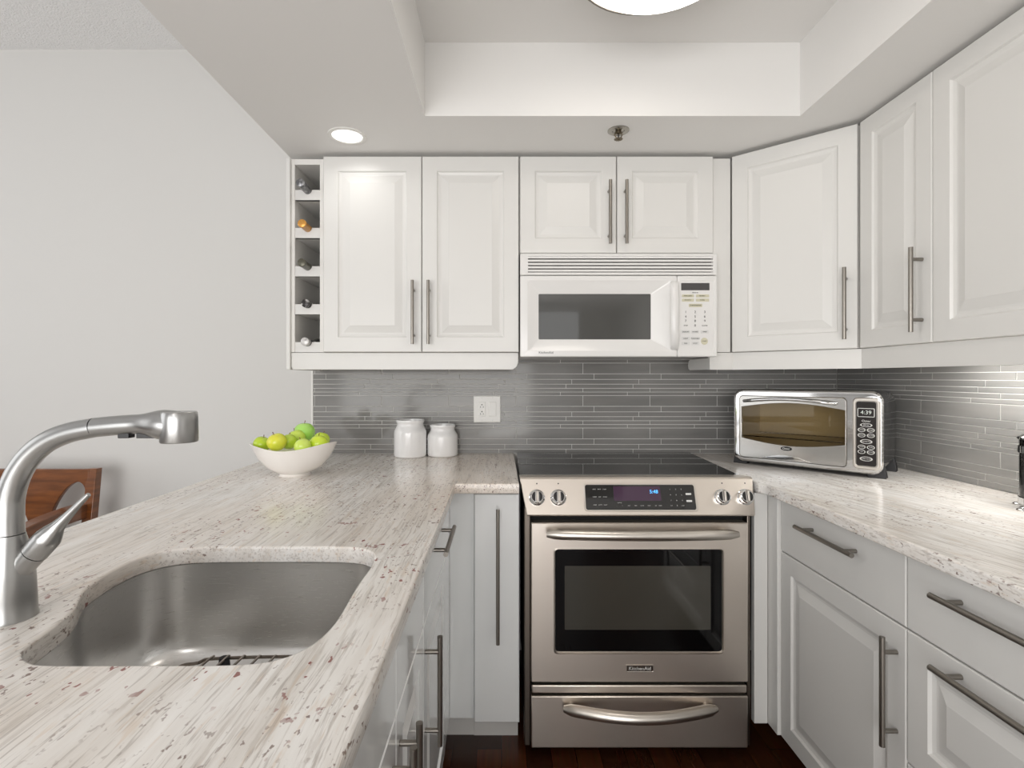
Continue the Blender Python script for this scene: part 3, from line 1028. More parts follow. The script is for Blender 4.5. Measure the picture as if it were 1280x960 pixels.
# door
b = MB()
X0, X1, Zb, Zt = mx(650.3), mx(846.3), mz(446), mz(344.6)
wx0, wx1, wz0, wz1 = mx(673.5), mx(814.7), mz(424), mz(366.8)
b.loft([rrect(X0, X1, Zb, Zt, .004, Ym + .029), rrect(X0, X1, Zb, Zt, .004, Ym + .003), rrect(X0 + .003, X1 - .003, Zb + .003, Zt - .003, .003, Ym),
        rrect(mx(659.5), mx(838), mz(438.5), mz(350.5), .006, Ym), rrect(mx(661), mx(837), mz(437.5), mz(352), .006, Ym + .002),
        rrect(wx0 - .003, wx1 + .003, wz0 - .003, wz1 + .003, .006, Ym + .012), rrect(wx0, wx1, wz0, wz1, .004, Ym + .013), rrect(wx0, wx1, wz0, wz1, .004, Ym + .020)], True, False)
door = build(b, 'door', M_APPW, root, angle=20)
b = MB()
b.loft([rrect(wx0 - .001, wx1 + .001, wz0 - .001, wz1 + .001, .004, Ym + .021), rrect(wx0 - .001, wx1 + .001, wz0 - .001, wz1 + .001, .004, Ym + .0145)])
build(b, 'door_window', M_MWGLASS, door)
# bowed vertical handle
pts, N = [], 16
hx = mx(843.5)
for i in range(N + 1):
    t = i / N
    pts.append((t, -.036 * math.sin(PI * t) ** .55))
zt, zb = mz(351), mz(437.5)
loops = []
for t, dy in pts:
    z = zt + (zb - zt) * t
    y = Ym + .001 + dy
    wdt = .0155
    xo = hx + dy * .25
    loops.append([Vector((xo - wdt, y + .004, z)), Vector((xo - wdt * .6, y - .004, z)), Vector((xo + wdt * .6, y - .004, z)), Vector((xo + wdt, y + .004, z)),
                  Vector((xo + wdt * .7, y + .010, z)), Vector((xo - wdt * .7, y + .010, z))])
build(MB().loft(loops), 'handle', M_APPW, door, angle=60)
me, M = front_text([('KitchenAid', .0125, 0, 0)], mx(682.5), Ym - .0003, mz(440.8))
finish(me, 'lettering', M_INK, door, M, flat=True)
# control side
b = MB()
X0, X1 = mx(846.9), mx(896.7)
b.loft([rrect(X0, X1, Zb, Zt, .004, Ym + .029), rrect(X0, X1, Zb, Zt, .004, Ym + .003), rrect(X0 + .003, X1 - .003, Zb + .003, Zt - .003, .003, Ym),
        rrect(mx(848.8), mx(893), mz(443), mz(351), .003, Ym), rrect(mx(849.3), mx(892.3), mz(442.5), mz(351.8), .003, Ym + .0015)])
cp = build(b, 'control_panel', M_APPW, root, angle=15)
def mplate(px0, px1, py0, py1, r, h, name, mat, par):
    b = MB()
    b.loft([rrect(mx(px0), mx(px1), mz(py1), mz(py0), r, Ym + .0016), rrect(mx(px0), mx(px1), mz(py1), mz(py0), r, Ym + .0015 - h)])
    return build(b, name, mat, par)
mplate(851.6, 887, 353.7, 362.8, .001, .0008, 'display', pmat('grey_lcd_window', (74, 72, 72), .15), cp)
for a, c, d, e in ((852.5, 867.5, 368, 371.7), (870, 886.5, 368, 371.7), (852.5, 867.5, 373.2, 377), (870, 886.5, 373.2, 377), (861, 878, 379.7, 383.8)):
    mplate(a, c, d, e, .003, .0007, 'button', M_YBUT, cp)
for a, c in ((852, 862.5), (864.3, 874), (876, 886)):
    mplate(a, c, 412.6, 417, .002, .0007, 'button', M_GBUT, cp)
for a, c in ((852, 862.5), (864.3, 874)):
    for d in (421, 427):
        mplate(a, c, d, d + 4.4, .002, .0007, 'button', M_GBUT, cp)
b = MB()
b.lathe([(.0001, .0009), (.0125, .0009), (.0135, .0002), (.0135, 0)], n=24, M=Matrix.Translation((mx(880.7), Ym + .0016, mz(426.5))) @ Matrix.Rotation(R(90), 4, 'X'), cap0=False)
build(b, 'start_button', M_YBUT, cp)
it = []
for j, py in enumerate((390, 395.8, 401.2, 407)):
    for i, px in enumerate((857.2, 869, 881)):
        s = '123456789'[j * 3 + i] if j < 3 else ('STOP', '0', 'CLOCK')[i]
        it.append((s, .0125 if j < 3 or i == 1 else .0065, mx(px) - mx(870), mz(py) - mz(400)))
for s, px, py in (('SENSOR', 869, 365.8), ('POPCORN', 860, 369.8), ('REHEAT', 878, 369.8), ('POTATO', 860, 375.1), ('COOK', 878, 375.1), ('CONVENIENCE', 869.5, 381.7),
                  ('DEFROST', 857.2, 414.8), ('POWER', 869.1, 414.8), ('TIMER', 881, 414.8), ('LIGHT', 857.2, 423.2), ('TURNTABLE', 869.1, 423.2),
                  ('FAN', 857.2, 429.2), ('HI LO', 869.1, 429.2), ('START', 880.7, 426.5)):
    it.append((s, .0062, mx(px) - mx(870), mz(py) - mz(400)))
texts(it, 'key_label', M_INK, cp, Matrix.Translation((mx(870), Ym + .0004, mz(400))) @ Matrix.Rotation(R(90), 4, 'X'))

# ------------------------------------------------------------------ toaster oven (turned 45 degrees in the corner)
root = thing('toaster_oven', 'chrome toaster oven with a dark side set across the counter corner', 'toaster oven', (.953, 2.17, ZK), R(-45))
MT = W[root]
WT, DT = .503, .325
zf, z0, z1 = .0, .014, .302
b = MB()
yb = [(.030, .0, .036), (.045, -.005, .038), (.25, -.006, .045), (.31, .0, .055), (DT, .010, .06)]
b.loft([rrect(.006 + i, WT - .006 - i, z0 + .006 + i, z1 - .004 - i, r, y) for y, i, r in yb], False, True)
b.loft([rrect(.022, WT - .105, .03, .28, .01, .012), rrect(.022, WT - .105, .03, .28, .01, .24)], False, True)
build(b, 'body', M_BODYD, root, MT, angle=40)
b = MB()
fl = [(.032, 0, .036), (.010, -.002, .036), (.002, .003, .034), (0, .010, .030)]
fl = [rrect(i, WT - i, z0 + i, z1 - i, r, y) for y, i, r in fl]
fl += [rrect(.0235, .3985, .029, .2795, .014, 0), rrect(.0235, .3985, .029, .2795, .014, .012)]
b.loft(fl, False, False)
build(b, 'front_bezel', M_CHROME, root, MT, angle=25)
# door with lens-shaped window
dx0, dx1, dz0, dz1 = .0255, .3965, .031, .2775
o2 = [(p.x, p.z) for p in rrect(dx0, dx1, dz0, dz1, .013, 0)]
def lens_loop(i):
    t0, b0 = [], []
    for k in range(21):
        t = k / 20
        x = dx0 + .008 + i + (dx1 - dx0 - .011 - 2 * i) * t
        t0.append((x, .233 + .020 * math.sin(PI * t) - i))
        b0.append((x, .109 - .020 * math.sin(PI * t) + i))
    return b0 + t0[::-1]
MX = Matrix.Rotation(R(90), 4, 'X')
door = finish(curve_fill([o2, lens_loop(0)], .004, .0012), 'door', M_TDOOR, root, MT @ Matrix.Translation((0, .002, 0)) @ MX, angle=40)
finish(curve_fill([lens_loop(-.003)], .001, .0002), 'door_glass', M_TOGLASS, door, MT @ Matrix.Translation((0, .0075, 0)) @ MX)
pts = []
for k in range(21):
    t = k / 20
    pts.append((dx0 + .018 + (dx1 - dx0 - .05) * t, -.003 - .026 * min(1, math.sin(PI * t) * 4), .257 + .012 * math.sin(PI * t)))
build(MB().tube(pts, .0065, 12), 'handle', M_CHROME, door, MT, angle=60)
lg = build(MB().lathe([(.0001, .0015), (.012, .0015), (.0135, 0)], n=28, M=Matrix.Translation((.2, -.002, .078)) @ MX @ Matrix.Scale(1.5, 4, (1, 0, 0)) @ Matrix.Scale(.6, 4, (0, 1, 0)), cap0=False), 'badge', M_BLACK, door, MT)
me, M = front_text([('Oster', .011, 0, 0)], .2, -.0036, .078)
finish(me, 'badge_lettering', M_PLATE, lg, MT @ M, flat=True)
poly = [(.10 + .19 * k / 16, .034 + .018 * math.sin(PI * k / 16)) for k in range(17)]
build(MB().prism(poly, lambda x, z: (x, -.0019, z), lambda x, z: (x, -.006, z)), 'crumb_tray_grip', M_CHROME, root, MT, bevel=.001)
# rack inside
b = MB()
b.wire([(.03, .022, .115), (.385, .022, .115)], .003)
b.wire([(.03, .20, .115), (.385, .20, .115)], .003)
for k in range(18):
    x = .04 + .335 * k / 17
    b.wire([(x, .022, .1165), (x, .2, .1165)], .0016, 6)
build(b, 'wire_rack', M_CHROME, root, MT)
build(MB().loft([rrect(.0235, .397, .0315, .279, .012, .014), rrect(.0235, .397, .0315, .279, .012, .235)], False, True), 'oven_liner', M_TRAY, root, MT)
# control column
b = MB()
cx0, cx1 = .4165, .4985
b.loft([rrect(cx0, cx1, .03, .281, .016, .001), rrect(cx0, cx1, .03, .281, .016, -.002), rrect(cx0 + .003, cx1 - .003, .033, .278, .014, -.005), rrect(cx0 + .008, cx1 - .009, .039, .27, .01, -.005),
        rrect(cx0 + .010, cx1 - .011, .041, .268, .009, -.003)])
cp = build(b, 'control_column', M_HANDLE, root, MT, angle=30)
kx0, kx1 = cx0 + .0108, cx1 - .0118
b = MB()
b.loft([rrect(kx0, kx1, .042, .267, .008, -.003), rrect(kx0, kx1, .042, .267, .008, -.0042)])
kp = build(b, 'keypad', M_KEYPAD, cp, MT)
def oval(cx, cz, rx, rz, name, par):
    b = MB()
    n = 28
    lo = lambda s, y: [Vector((cx + rx * s * math.cos(2 * PI * k / n), y, cz + rz * s * math.sin(2 * PI * k / n))) for k in range(n)]
    b.loft([lo(1, -.0042), lo(1, -.005), lo(.8, -.005), lo(.8, -.0042)], False, False)
    return build(b, name, M_PRINT, par, MT)
km = (kx0 + kx1) / 2
b = MB()
b.loft([rrect(kx0 + .004, kx1 - .005, .213, .244, .003, -.0042), rrect(kx0 + .004, kx1 - .005, .213, .244, .003, -.005),
        rrect(kx0 + .006, kx1 - .007, .215, .242, .002, -.005), rrect(kx0 + .006, kx1 - .007, .215, .242, .002, -.0043)], False, False)
build(b, 'display_frame', M_PRINT, kp, MT)
me, M = front_text([('4:39', .019, 0, 0)], km - .0005, -.0045, .2285)
finish(me, 'clock_digits', M_LCD, kp, MT @ M, flat=True)
it = [('Oster', .011, 0, .199 - .15)]
for z in (.185,):
    oval(km, z, .018, .0065, 'button', kp)
rows = ((.168, ('TOAST', 'BAGEL')), (.149, ('BAKE', 'PIZZA')), (.108, ('TEMP', 'TIME')), (.091, ('UP', 'DOWN')))
for z, ss in rows:
    for s, x in zip(ss, (km - .0135, km + .0135)):
        oval(x, z, .0115, .0072, 'button', kp)
        it.append((s, .0055, x - km, z - .15))
oval(km, .1275, .018, .0078, 'button', kp)
oval(km, .067, .019, .0078, 'button', kp)
it += [('BROIL', .006, 0, .185 - .15), ('CONVECTION', .0055, 0, .1275 - .15), ('START/STOP', .006, 0, .067 - .15)]
texts(it, 'key_label', M_PRINT, kp, MT @ Matrix.Translation((km, -.0046, .15)) @ MX)
# feet
for x, y, s in ((WT - .012, .035, 1), (WT - .012, .235, 1), (.012, .035, -1), (.012, .235, -1)):
    b = MB()
    q = [(x - .034 * s, 0), (x + .020 * s, 0), (x + .0185 * s, .016), (x + .009 * s, .062), (x + .002 * s, .062), (x - .036 * s, .0145)]
    b.prism([(px, pz) for px, pz in q], lambda px, pz: (px, y - .018 + pz * .2, pz), lambda px, pz: (px, y + .018 - pz * .2, pz))
    build(b, 'foot', M_RUBBER, root, MT, bevel=.002)

# ------------------------------------------------------------------ sink
cx = sum(p[0] for p in sink_loop) / len(sink_loop)
cy = sum(p[1] for p in sink_loop) / len(sink_loop)
def sl(off, z):
    out = []
    n = len(sink_loop)
    for i in range(n):
        a = Vector(sink_loop[(i - 2) % n])
        c = Vector(sink_loop[(i + 2) % n])
        t = (c - a).normalized()
        nrm = Vector((t.y, -t.x))
        p = Vector(sink_loop[i])
        if (p + nrm * .01 - Vector((cx, cy))).length < (p - Vector((cx, cy))).length:
            nrm = -nrm
        p = p + nrm * off
        out.append(Vector((p.x, p.y, z)))
    return out
def sc_(k, z, off=0):
    return [Vector((cx + (p.x - cx) * k, cy + (p.y - cy) * k, z)) for p in sl(off, z)]
root = thing('sink', 'curved undermount stainless steel sink set in the left worktop', 'sink', (cx, cy, .68))
b = MB()
ZF = .690
b.loft([sl(.022, .8805), sl(.003, .8805), sl(.004, .86), sc_(.985, .74), sc_(.97, .715), sc_(.94, .70), sc_(.86, ZF + .001), sc_(.4, ZF), sc_(.1, ZF - .002),
        ], False, True)
build(b, 'basin', M_SINK, root, angle=50)
build(MB().lathe([(.001, ZF + .003), (.040, ZF + .003), (.045, ZF + .0015)], (cx + .05, cy, 0), 28, cap0=False), 'drain', M_CHROME, root)
root = thing('sink_grid', 'chrome wire grid lying on the sink bottom', 'sink rack', (cx, cy + .05, ZF))
b = MB()
gx0, gx1, gy0, gy1 = -.615, -.34, cy - .10, 1.040
zg = ZF + .026
b.wire(smooth_loop([(gx0 + .03, gy1 - .022, zg), (gx0 + .06, gy1 - .006, zg), (gx1 - .03, gy1, zg), (gx1, gy1 - .03, zg), (gx1, gy0, zg), (gx0 + .05, gy0, zg), (gx0, gy1 - .06, zg)], 6) +
       [Vector((gx0 + .03, gy1 - .022, zg))], .0032)
for k in range(8):
    x = gx0 + .04 + (gx1 - gx0 - .06) * k / 7
    b.wire([(x - .012, gy0, zg + .004), (x + .008, gy1 - .004 - (.01 if k == 0 else 0), zg + .004), (x + .009, gy1 - .001, zg + .002)], .0024)
b.wire([(gx0 + .02, gy1 - .11, zg), (gx1, gy1 - .10, zg)], .0026)
build(b, 'wires', M_STEELD, root)
for x, y in ((gx0 + .075, gy1 - .012), (gx1 - .03, gy1 - .03), (gx1 - .01, gy0 + .02), (gx0 + .06, gy0 + .01)):
    build(MB().lathe([(.010, 0), (.011, .012), (.009, .031)], (x, y, ZF + .0005), 14), 'rubber_foot', M_RUBBER, root)

# ------------------------------------------------------------------ faucet
YF = .772
fp = lambda px, py, dy=0: Vector((XX(px, YF), YF + dy, ZZ(py, YF)))
s = YF / F
xc = XX(11.5, YF)
root = thing('faucet', 'brushed nickel pull-out faucet behind the sink at the left edge', 'faucet', (xc, YF, ZK))
b = MB()
zse = ZZ(668, YF)
b.lathe([(.0335, ZK), (.0335, ZK + .003), (.0325, ZK + .006), (.0318, ZK + .03), (.0305, ZK + .06), (.0285, ZK + .078), (.0245, ZK + .10), (.0203, zse - .006), (.0188, zse)], (xc, YF, 0), 36)
b.tube([fp(10, 733), fp(22, 716), fp(33, 702), fp(43, 691)], [.012, .0155, .0165, .0170], 24)
build(b, 'body', M_FAUCET, root, angle=50)
pts = smooth_loop([fp(11.5, 667), fp(11.5, 645), fp(13, 622), fp(21, 596), (fp(36, 572)), fp(58, 553), fp(86, 541), fp(118, 534.5)], 5, False)
rad = [.0182 - .004 * i / (len(pts) - 1) for i in range(len(pts))]
build(MB().tube(pts, rad, 28), 'spout', M_FAUCET, root, angle=50)
b = MB()
pts = smooth_loop([fp(119, 534.3), fp(150, 531.5), fp(180, 530), fp(205, 531), fp(222, 533)], 4, False)
b.tube(pts, [.0143 + .0080 * (lambda q: q * q * (3 - 2 * q))(min(1, max(0, (p.x - XX(172, YF)) / (XX(208, YF) - XX(172, YF))))) for p in pts], 28)
hc = fp(224, 534)
zt, zb = ZZ(514.5, YF), ZZ(552.5, YF)
b.lathe([(.001, zt), (.0225, zt), (.0238, zt - .002), (.0244, zt - .012), (.0250, zb + .002), (.0240, zb), (.019, zb + .0005), (.001, zb + .0005)], (hc.x, hc.y, 0), 36)
sh = build(b, 'spray_head', M_FAUCET, root, angle=45)
for a, c in ((151, 165), (174, 197)):
    p, q = fp(a, 544), fp(c, 546)
    build(MB().box(p.x, YF - .007, q.z - .0015, q.x, YF + .007, p.z + .004), 'spray_button', M_BLACK, sh, bevel=.001)
# lever: bulb cap + slim tapered blade
b = MB()
pts = smooth_loop([fp(44, 690), fp(52, 681), fp(60, 672.5), fp(66, 665), fp(73, 657), fp(84, 645.5), fp(97, 632), fp(111, 618)], 4, False)
rr = [.0175, .0178, .0174, .0140, .0092, .0064, .0047, .0032]
rad = []
for i in range(len(pts)):
    t = i / (len(pts) - 1) * 7
    k = min(int(t), 6)
    rad.append(rr[k] + (rr[k + 1] - rr[k]) * (t - k))
b.tube(pts, rad, 24)
build(b, 'lever', M_FAUCET, root, angle=60)

# ------------------------------------------------------------------ bowl of apples, jars, outlet
BC = Vector((XX(369, 1.915), 1.915, ZK))
def bowl_loop(f, h, n=64, inner=0.0):
    out = []
    for k in range(n):
        a = 2 * PI * k / n
        c, s_ = math.cos(a), math.sin(a)
        pinch = abs(c) ** 6
        base = .062
        rx = (.150 if c > 0 else .161)
        rim = 1 / math.sqrt((c / (rx * .93)) ** 2 + (s_ / .118) ** 2) + .010 * pinch
        r = base + (rim - base) * f - inner
        zr = .1045 + .002 * math.cos(2 * a) + .012 * abs(c) ** 5 * (1.0 if c > 0 else .6) - .004 * math.sin(a * 3)
        out.append(BC + Vector((r * c, r * s_, zr * h)))
    return out
root = thing('fruit_bowl', 'wavy rimmed cream porcelain bowl filled with green apples', 'bowl', BC)
b = MB()
lo = [bowl_loop(-.04, .0), bowl_loop(-.10, .02), bowl_loop(-.12, .075), bowl_loop(.10, .12), bowl_loop(.42, .28), bowl_loop(.68, .52), bowl_loop(.87, .78), bowl_loop(1.0, 1.0),
      bowl_loop(1.0, 1.012, inner=.003), bowl_loop(.985, 1.0, inner=.006), bowl_loop(.85, .78, inner=.007), bowl_loop(.65, .52, inner=.008), bowl_loop(.38, .30, inner=.009), bowl_loop(0, .15), bowl_loop(-.9, .13)]
build(b.loft(lo), 'bowl', M_BOWL, root, angle=60)

def apple_mat(i, c1, c2):
    return pmat('apple_skin', c1, 0.18, coat=0.3, var=(9, c2, 0.35, 0.7, (1, 1, 1)))
apples = [
    (327.4, 555.2, 1.900, 9.6, (168, 190, 44), (150, 178, 40), 'small lime green apple at the left end of the bowl'),
    (346, 552.7, 1.855, 11.0, (206, 200, 60), (176, 190, 48), 'yellowish apple at the front left of the bowl'),
    (361, 552.2, 1.902, 9.2, (170, 192, 50), (150, 180, 44), 'green apple tucked behind the yellowish apple'),
    (370.5, 547.7, 1.962, 10.2, (190, 208, 86), (164, 192, 60), 'pale green apple in the middle of the bowl below the topmost apple'),
    (380.6, 540.3, 2.005, 11.8, (164, 206, 104), (130, 184, 66), 'topmost green apple with a stem on the heap'),
    (402.0, 549.6, 1.965, 9.2, (180, 200, 56), (160, 188, 50), 'green apple at the back right of the bowl'),
    (398.4, 554.8, 1.892, 10.6, (188, 206, 52), (164, 190, 44), 'bright lime green apple at the front right of the bowl'),
    (378.3, 558.0, 1.846, 9.6, (190, 208, 96), (168, 194, 70), 'pale green apple low at the front centre of the bowl')]
for i, (px, py, d, rp, c1, c2, lab) in enumerate(apples):
    c = PX(px, py, d)
    r = rp * 1.09 * d / F
    t = thing('apple', lab, 'apple', c - Vector((0, 0, r)), 0, 'apples heaped in the bowl')
    prof = []
    for k in range(19):
        a = -PI / 2 + PI * k / 18
        rad = math.cos(a)
        z = math.sin(a) * .94
        z -= .16 * math.exp(-(rad / .22) ** 2) * (1 if z > 0 else -.8)
        prof.append((max(rad * (1.0 + .03 * z), .0005) * r, z * r))
    Mt = Matrix.Translation(c) @ Euler((R(random.uniform(-22, 10)), R(random.uniform(-18, 18)), random.uniform(0, 6))).to_matrix().to_4x4()
    if i == 4:
        Mt = Matrix.Translation(c)
    br = lambda c: tuple(min(255, int(v * 1.12 + 8)) for v in c)
    build(MB().lathe(prof, n=28, M=Mt), 'fruit', apple_mat(i, br(c1), br(c2)), t, angle=80)
    build(MB().tube([Mt @ Vector((0, 0, r * .74)), Mt @ Vector((.001, 0, r * .95)), Mt @ Vector((.003, 0, r * 1.14))], [.0012, .0012, .0018], 8), 'stem', M_CHAIRW, t)

def jar(label, px, yc, r, rn, h, hs):
    x = XX(px, yc)
    t = thing('jar', label, 'jar', (x, yc, ZK), 0, 'white jars by the backsplash')
    p = [(r * .9, 0), (r * .97, .003), (r, .009), (r, hs - .012), (r * .985, hs - .004), (r * .93, hs + .004), (rn * 1.02, hs + .013), (rn * .96, hs + .020), (rn * .96, h - .014), (rn, h - .011),
         (rn * 1.03, h - .006), (rn * 1.01, h), (rn * .93, h), (rn * .90, h - .012), (rn * .9, hs), (r * .9, hs - .02), (r * .9, .012), (.001, .010)]
    build(MB().lathe(p, (x, yc, ZK + .0003), 44), 'body', M_JAR, t, angle=50)
jar('taller white ceramic jar without a lid, left of the pair', 512.8, 2.354, .0718, .0612, .163, .119)
jar('shorter white ceramic jar without a lid, right of the pair', 553.3, 2.378, .0682, .0565, .140, .096)

# outlet and switch
yo = YW - .0085
ox0, ox1, oz0, oz1 = XX(592, yo), XX(625.8, yo), ZZ(528, yo), ZZ(494.7, yo)
root = thing('outlet_switch_plate', 'white double wall plate with an outlet and a rocker switch', 'wall outlet', ((ox0 + ox1) / 2, yo, (oz0 + oz1) / 2))
b = MB()
b.loft([rrect(ox0, ox1, oz0, oz1, .004, yo), rrect(ox0, ox1, oz0, oz1, .004, yo - .003), rrect(ox0 + .003, ox1 - .003, oz0 + .003, oz1 - .003, .003, yo - .0055)])
build(b, 'plate', M_PLATE, root, angle=25)
ow = ox1 - ox0
oh = oz1 - oz0
def insert(fx, name):
    cxx = ox0 + ow * fx
    b = MB()
    zc = (oz0 + oz1) / 2
    b.loft([rrect(cxx - .017, cxx + .017, zc - .033, zc + .033, .002, yo - .005), rrect(cxx - .017, cxx + .017, zc - .033, zc + .033, .002, yo - .0065),
            rrect(cxx - .0155, cxx + .0155, zc - .0315, zc + .0315, .001, yo - .0075)])
    return build(b, name, M_PLATE, root, angle=25), cxx, zc
oc, cxx, zc = insert(.31, 'receptacle')
b = MB()
for dz in (.0155, -.0165):
    b.box(cxx - .0072, yo - .0078, zc + dz - .009, cxx - .0048, yo - .007, zc + dz - .0015).box(cxx + .0048, yo - .0078, zc + dz - .009, cxx + .0072, yo - .007, zc + dz - .002)
    b.lathe([(.0001, .0078), (.0030, .0078), (.0030, .007)], n=14, M=Matrix.Translation((cxx, yo, zc + dz + .005)) @ Matrix.Rotation(R(90), 4, 'X'), cap0=False)
build(b, 'slots', M_BLACK, oc)
sw, cxx, zc = insert(.70, 'switch')
b = MB()
b.prism([(yo - .007, zc - .0285), (yo - .010, zc - .0285), (yo - .0078, zc), (yo - .009, zc + .0285), (yo - .007, zc + .0285)],
        lambda y, z: (cxx - .0135, y, z), lambda y, z: (cxx + .0135, y, z))
build(b, 'rocker', M_PLATE, sw, angle=15)
b = MB()
for fx in (.31, .70):
    for z in (oz0 + .010, oz1 - .010):
        b.lathe([(.0001, .0062), (.0022, .0062), (.0026, .005)], n=12, M=Matrix.Translation((ox0 + ow * fx, yo, z)) @ Matrix.Rotation(R(90), 4, 'X'), cap0=False)
build(b, 'screws', M_GBUT, root)

# ------------------------------------------------------------------ coffee press at the right edge
root = thing('coffee_press', 'chrome framed coffee press with black handle cut by the right edge', 'coffee maker', (1.437, 1.40, ZK))
cxp, cyp = 1.437, 1.40
build(MB().lathe([(.045, .012), (.047, .014), (.047, .185), (.0455, .185), (.0455, .016), (.001, .016)], (cxp, cyp, ZK), 32), 'beaker', M_CLEAR, root, angle=40)
build(MB().lathe([(.001, .012), (.050, .012), (.050, .03), (.048, .03), (.048, .0118)], (cxp, cyp, ZK), 32, cap0=False, cap1=False).lathe([(.0485, .150), (.0505, .150), (.0505, .168), (.0485, .168)], (cxp, cyp, ZK), 32, cap0=False, cap1=False), 'ring_band', M_CHROME, root)
b = MB()
for a in (185, 275, 95, 5):
    u = Vector((math.cos(R(a)), math.sin(R(a)), 0))
    c0 = Vector((cxp, cyp, ZK))
    b.tube([c0 + u * .068 + Vector((0, 0, .003)), c0 + u * .060 + Vector((0, 0, .004)), c0 + u * .0525 + Vector((0, 0, .014)), c0 + u * .0525 + Vector((0, 0, .165))], .0034, 10)
    b.lathe([(.009, 0), (.010, .002), (.007, .005)], c0 + u * .066, 14)
build(b, 'frame', M_CHROME, root, angle=50)
build(MB().lathe([(.052, .186), (.052, .192), (.040, .202), (.012, .208), (.004, .210), (.004, .235), (.012, .240), (.013, .252), (.001, .258)], (cxp, cyp, ZK), 32), 'lid', M_CHROME, root, angle=40)
u = Vector((math.cos(R(200)), math.sin(R(200)), 0))
c0 = Vector((cxp, cyp, ZK))
build(MB().tube(smooth_loop([c0 + u * .0535 + Vector((0, 0, .160)), c0 + u * .062 + Vector((0, 0, .162)), c0 + u * .066 + Vector((0, 0, .14)), c0 + u * .064 + Vector((0, 0, .08)), c0 + u * .0545 + Vector((0, 0, .07))], 4, False), .0055, 12), 'handle', M_BLACK, root, angle=60)

# ------------------------------------------------------------------ dining chair by the far wall
yc = 2.28
root = thing('dining_chair', 'brown wooden dining armchair with curved cut-outs in its back behind the peninsula', 'chair', (-1.99, 2.05, 0))
xr_ = XX(125, yc)
xl_ = xr_ - .50
zt = ZZ(585, yc)
b = MB()
for x0_, x1_, sgn in ((xl_, xl_ + .042, 1), (xr_ - .042, xr_, -1)):
    dxs = .022 * (1 if sgn < 0 else -1)
    b = MB()
    q0 = [(x0_ - dxs, yc - .04, 0), (x1_ - dxs, yc - .04, 0), (x1_ - dxs, yc, 0), (x0_ - dxs, yc, 0)]
    q1 = [(x0_ - dxs, yc - .045, .45), (x1_ - dxs, yc - .045, .45), (x1_ - dxs, yc - .005, .45), (x0_ - dxs, yc - .005, .45)]
    q2 = [(x0_, yc - .02, zt), (x1_, yc - .02, zt), (x1_, yc + .015, zt), (x0_, yc + .015, zt)]
    b.loft([[Vector(p) for p in q] for q in (q0, q1, q2)])
    build(b, 'leg', M_CHAIRW, root, bevel=.003)
# back: top rail and splat with an arched opening each side, one board
xm = (xl_ + xr_) / 2
zbk = .50
def bk(pts):
    return pts
outer = [(xl_ + .03, zbk), (xr_ - .05, zbk), (xr_ - .03, zt - .001), (xl_ + .03, zt - .001)]
def arch(x0_, x1_, flip):
    pts = []
    for k in range(13):
        t = k / 12
        x = x0_ + (x1_ - x0_) * t
        tt = t if not flip else 1 - t
        z = zbk + .06 + (zt - .075 - zbk - .06) * min(1, 1.02 - .9 * (1 - min(1, tt * 1.25)) ** 2.2) - (.035 * max(0, (tt - .8) / .2) ** 2)
        pts.append((x, z))
    return [(x0_, zbk + .04), *pts, (x1_, zbk + .04)][::-1]
op = [(62, 700), (64, 655), (71, 636), (79, 621), (89, 608.5), (100, 601.5), (107, 603), (111, 611), (110, 630), (105, 660), (100, 700)]
opr = [(XX(a, yc), ZZ(c, yc)) for a, c in op]
opl = [(2 * xm - a, c) for a, c in opr][::-1]
sm = lambda q: [(p.x, p.y) for p in smooth_loop([Vector((a, c, 0)) for a, c in q], 4)]
outer = [(xl_ + .03, zbk - .06), (xr_ - .06, zbk - .06), (xr_ - .03, zt - .001), (xl_ + .03, zt - .001)]
me = curve_fill([outer, sm(opr), sm(opl)], .011, .003)
finish(me, 'backrest', M_CHAIRW, root, Matrix.Translation((0, yc - .012, 0)) @ Matrix.Rotation(R(90), 4, 'X'), angle=40)
for x, sg in ((xr_ - .062, 1), (xl_ + .05, -1)):
    b = MB()
    za = ZZ(632, yc - .05)
    pts = [(x, yc - .02, za), (x + .01 * sg, yc - .12, za + .004), (x + .02 * sg, yc - .26, za - .002), (x + .022 * sg, yc - .44, za - .03)]
    lo = []
    for p in smooth_loop(pts, 4, False):
        lo.append([Vector((p.x - .028, p.y, p.z - .06)), Vector((p.x + .028, p.y, p.z - .06)), Vector((p.x + .028, p.y, p.z)), Vector((p.x - .028, p.y, p.z))])
    build(b.loft(lo), 'armrest', M_CHAIRW, root, bevel=.004)
    b = MB()
    b.loft([[Vector((x + .02 * sg + dx, yc - .43 + dy, z)) for dx, dy in ((-.02, -.02), (.02, -.02), (.02, .02), (-.02, .02))] for z in (0, za - .05)])
    build(b, 'leg', M_CHAIRW, root, bevel=.003)
build(MB().box(xl_ + .02, yc - .45, .40, xr_ - .04, yc - .05, .44), 'seat_frame', M_CHAIRW, root, bevel=.004)
build(MB().box(xl_ + .03, yc - .44, .44, xr_ - .05, yc - .06, .48), 'seat', M_DARKW, root, bevel=.015)

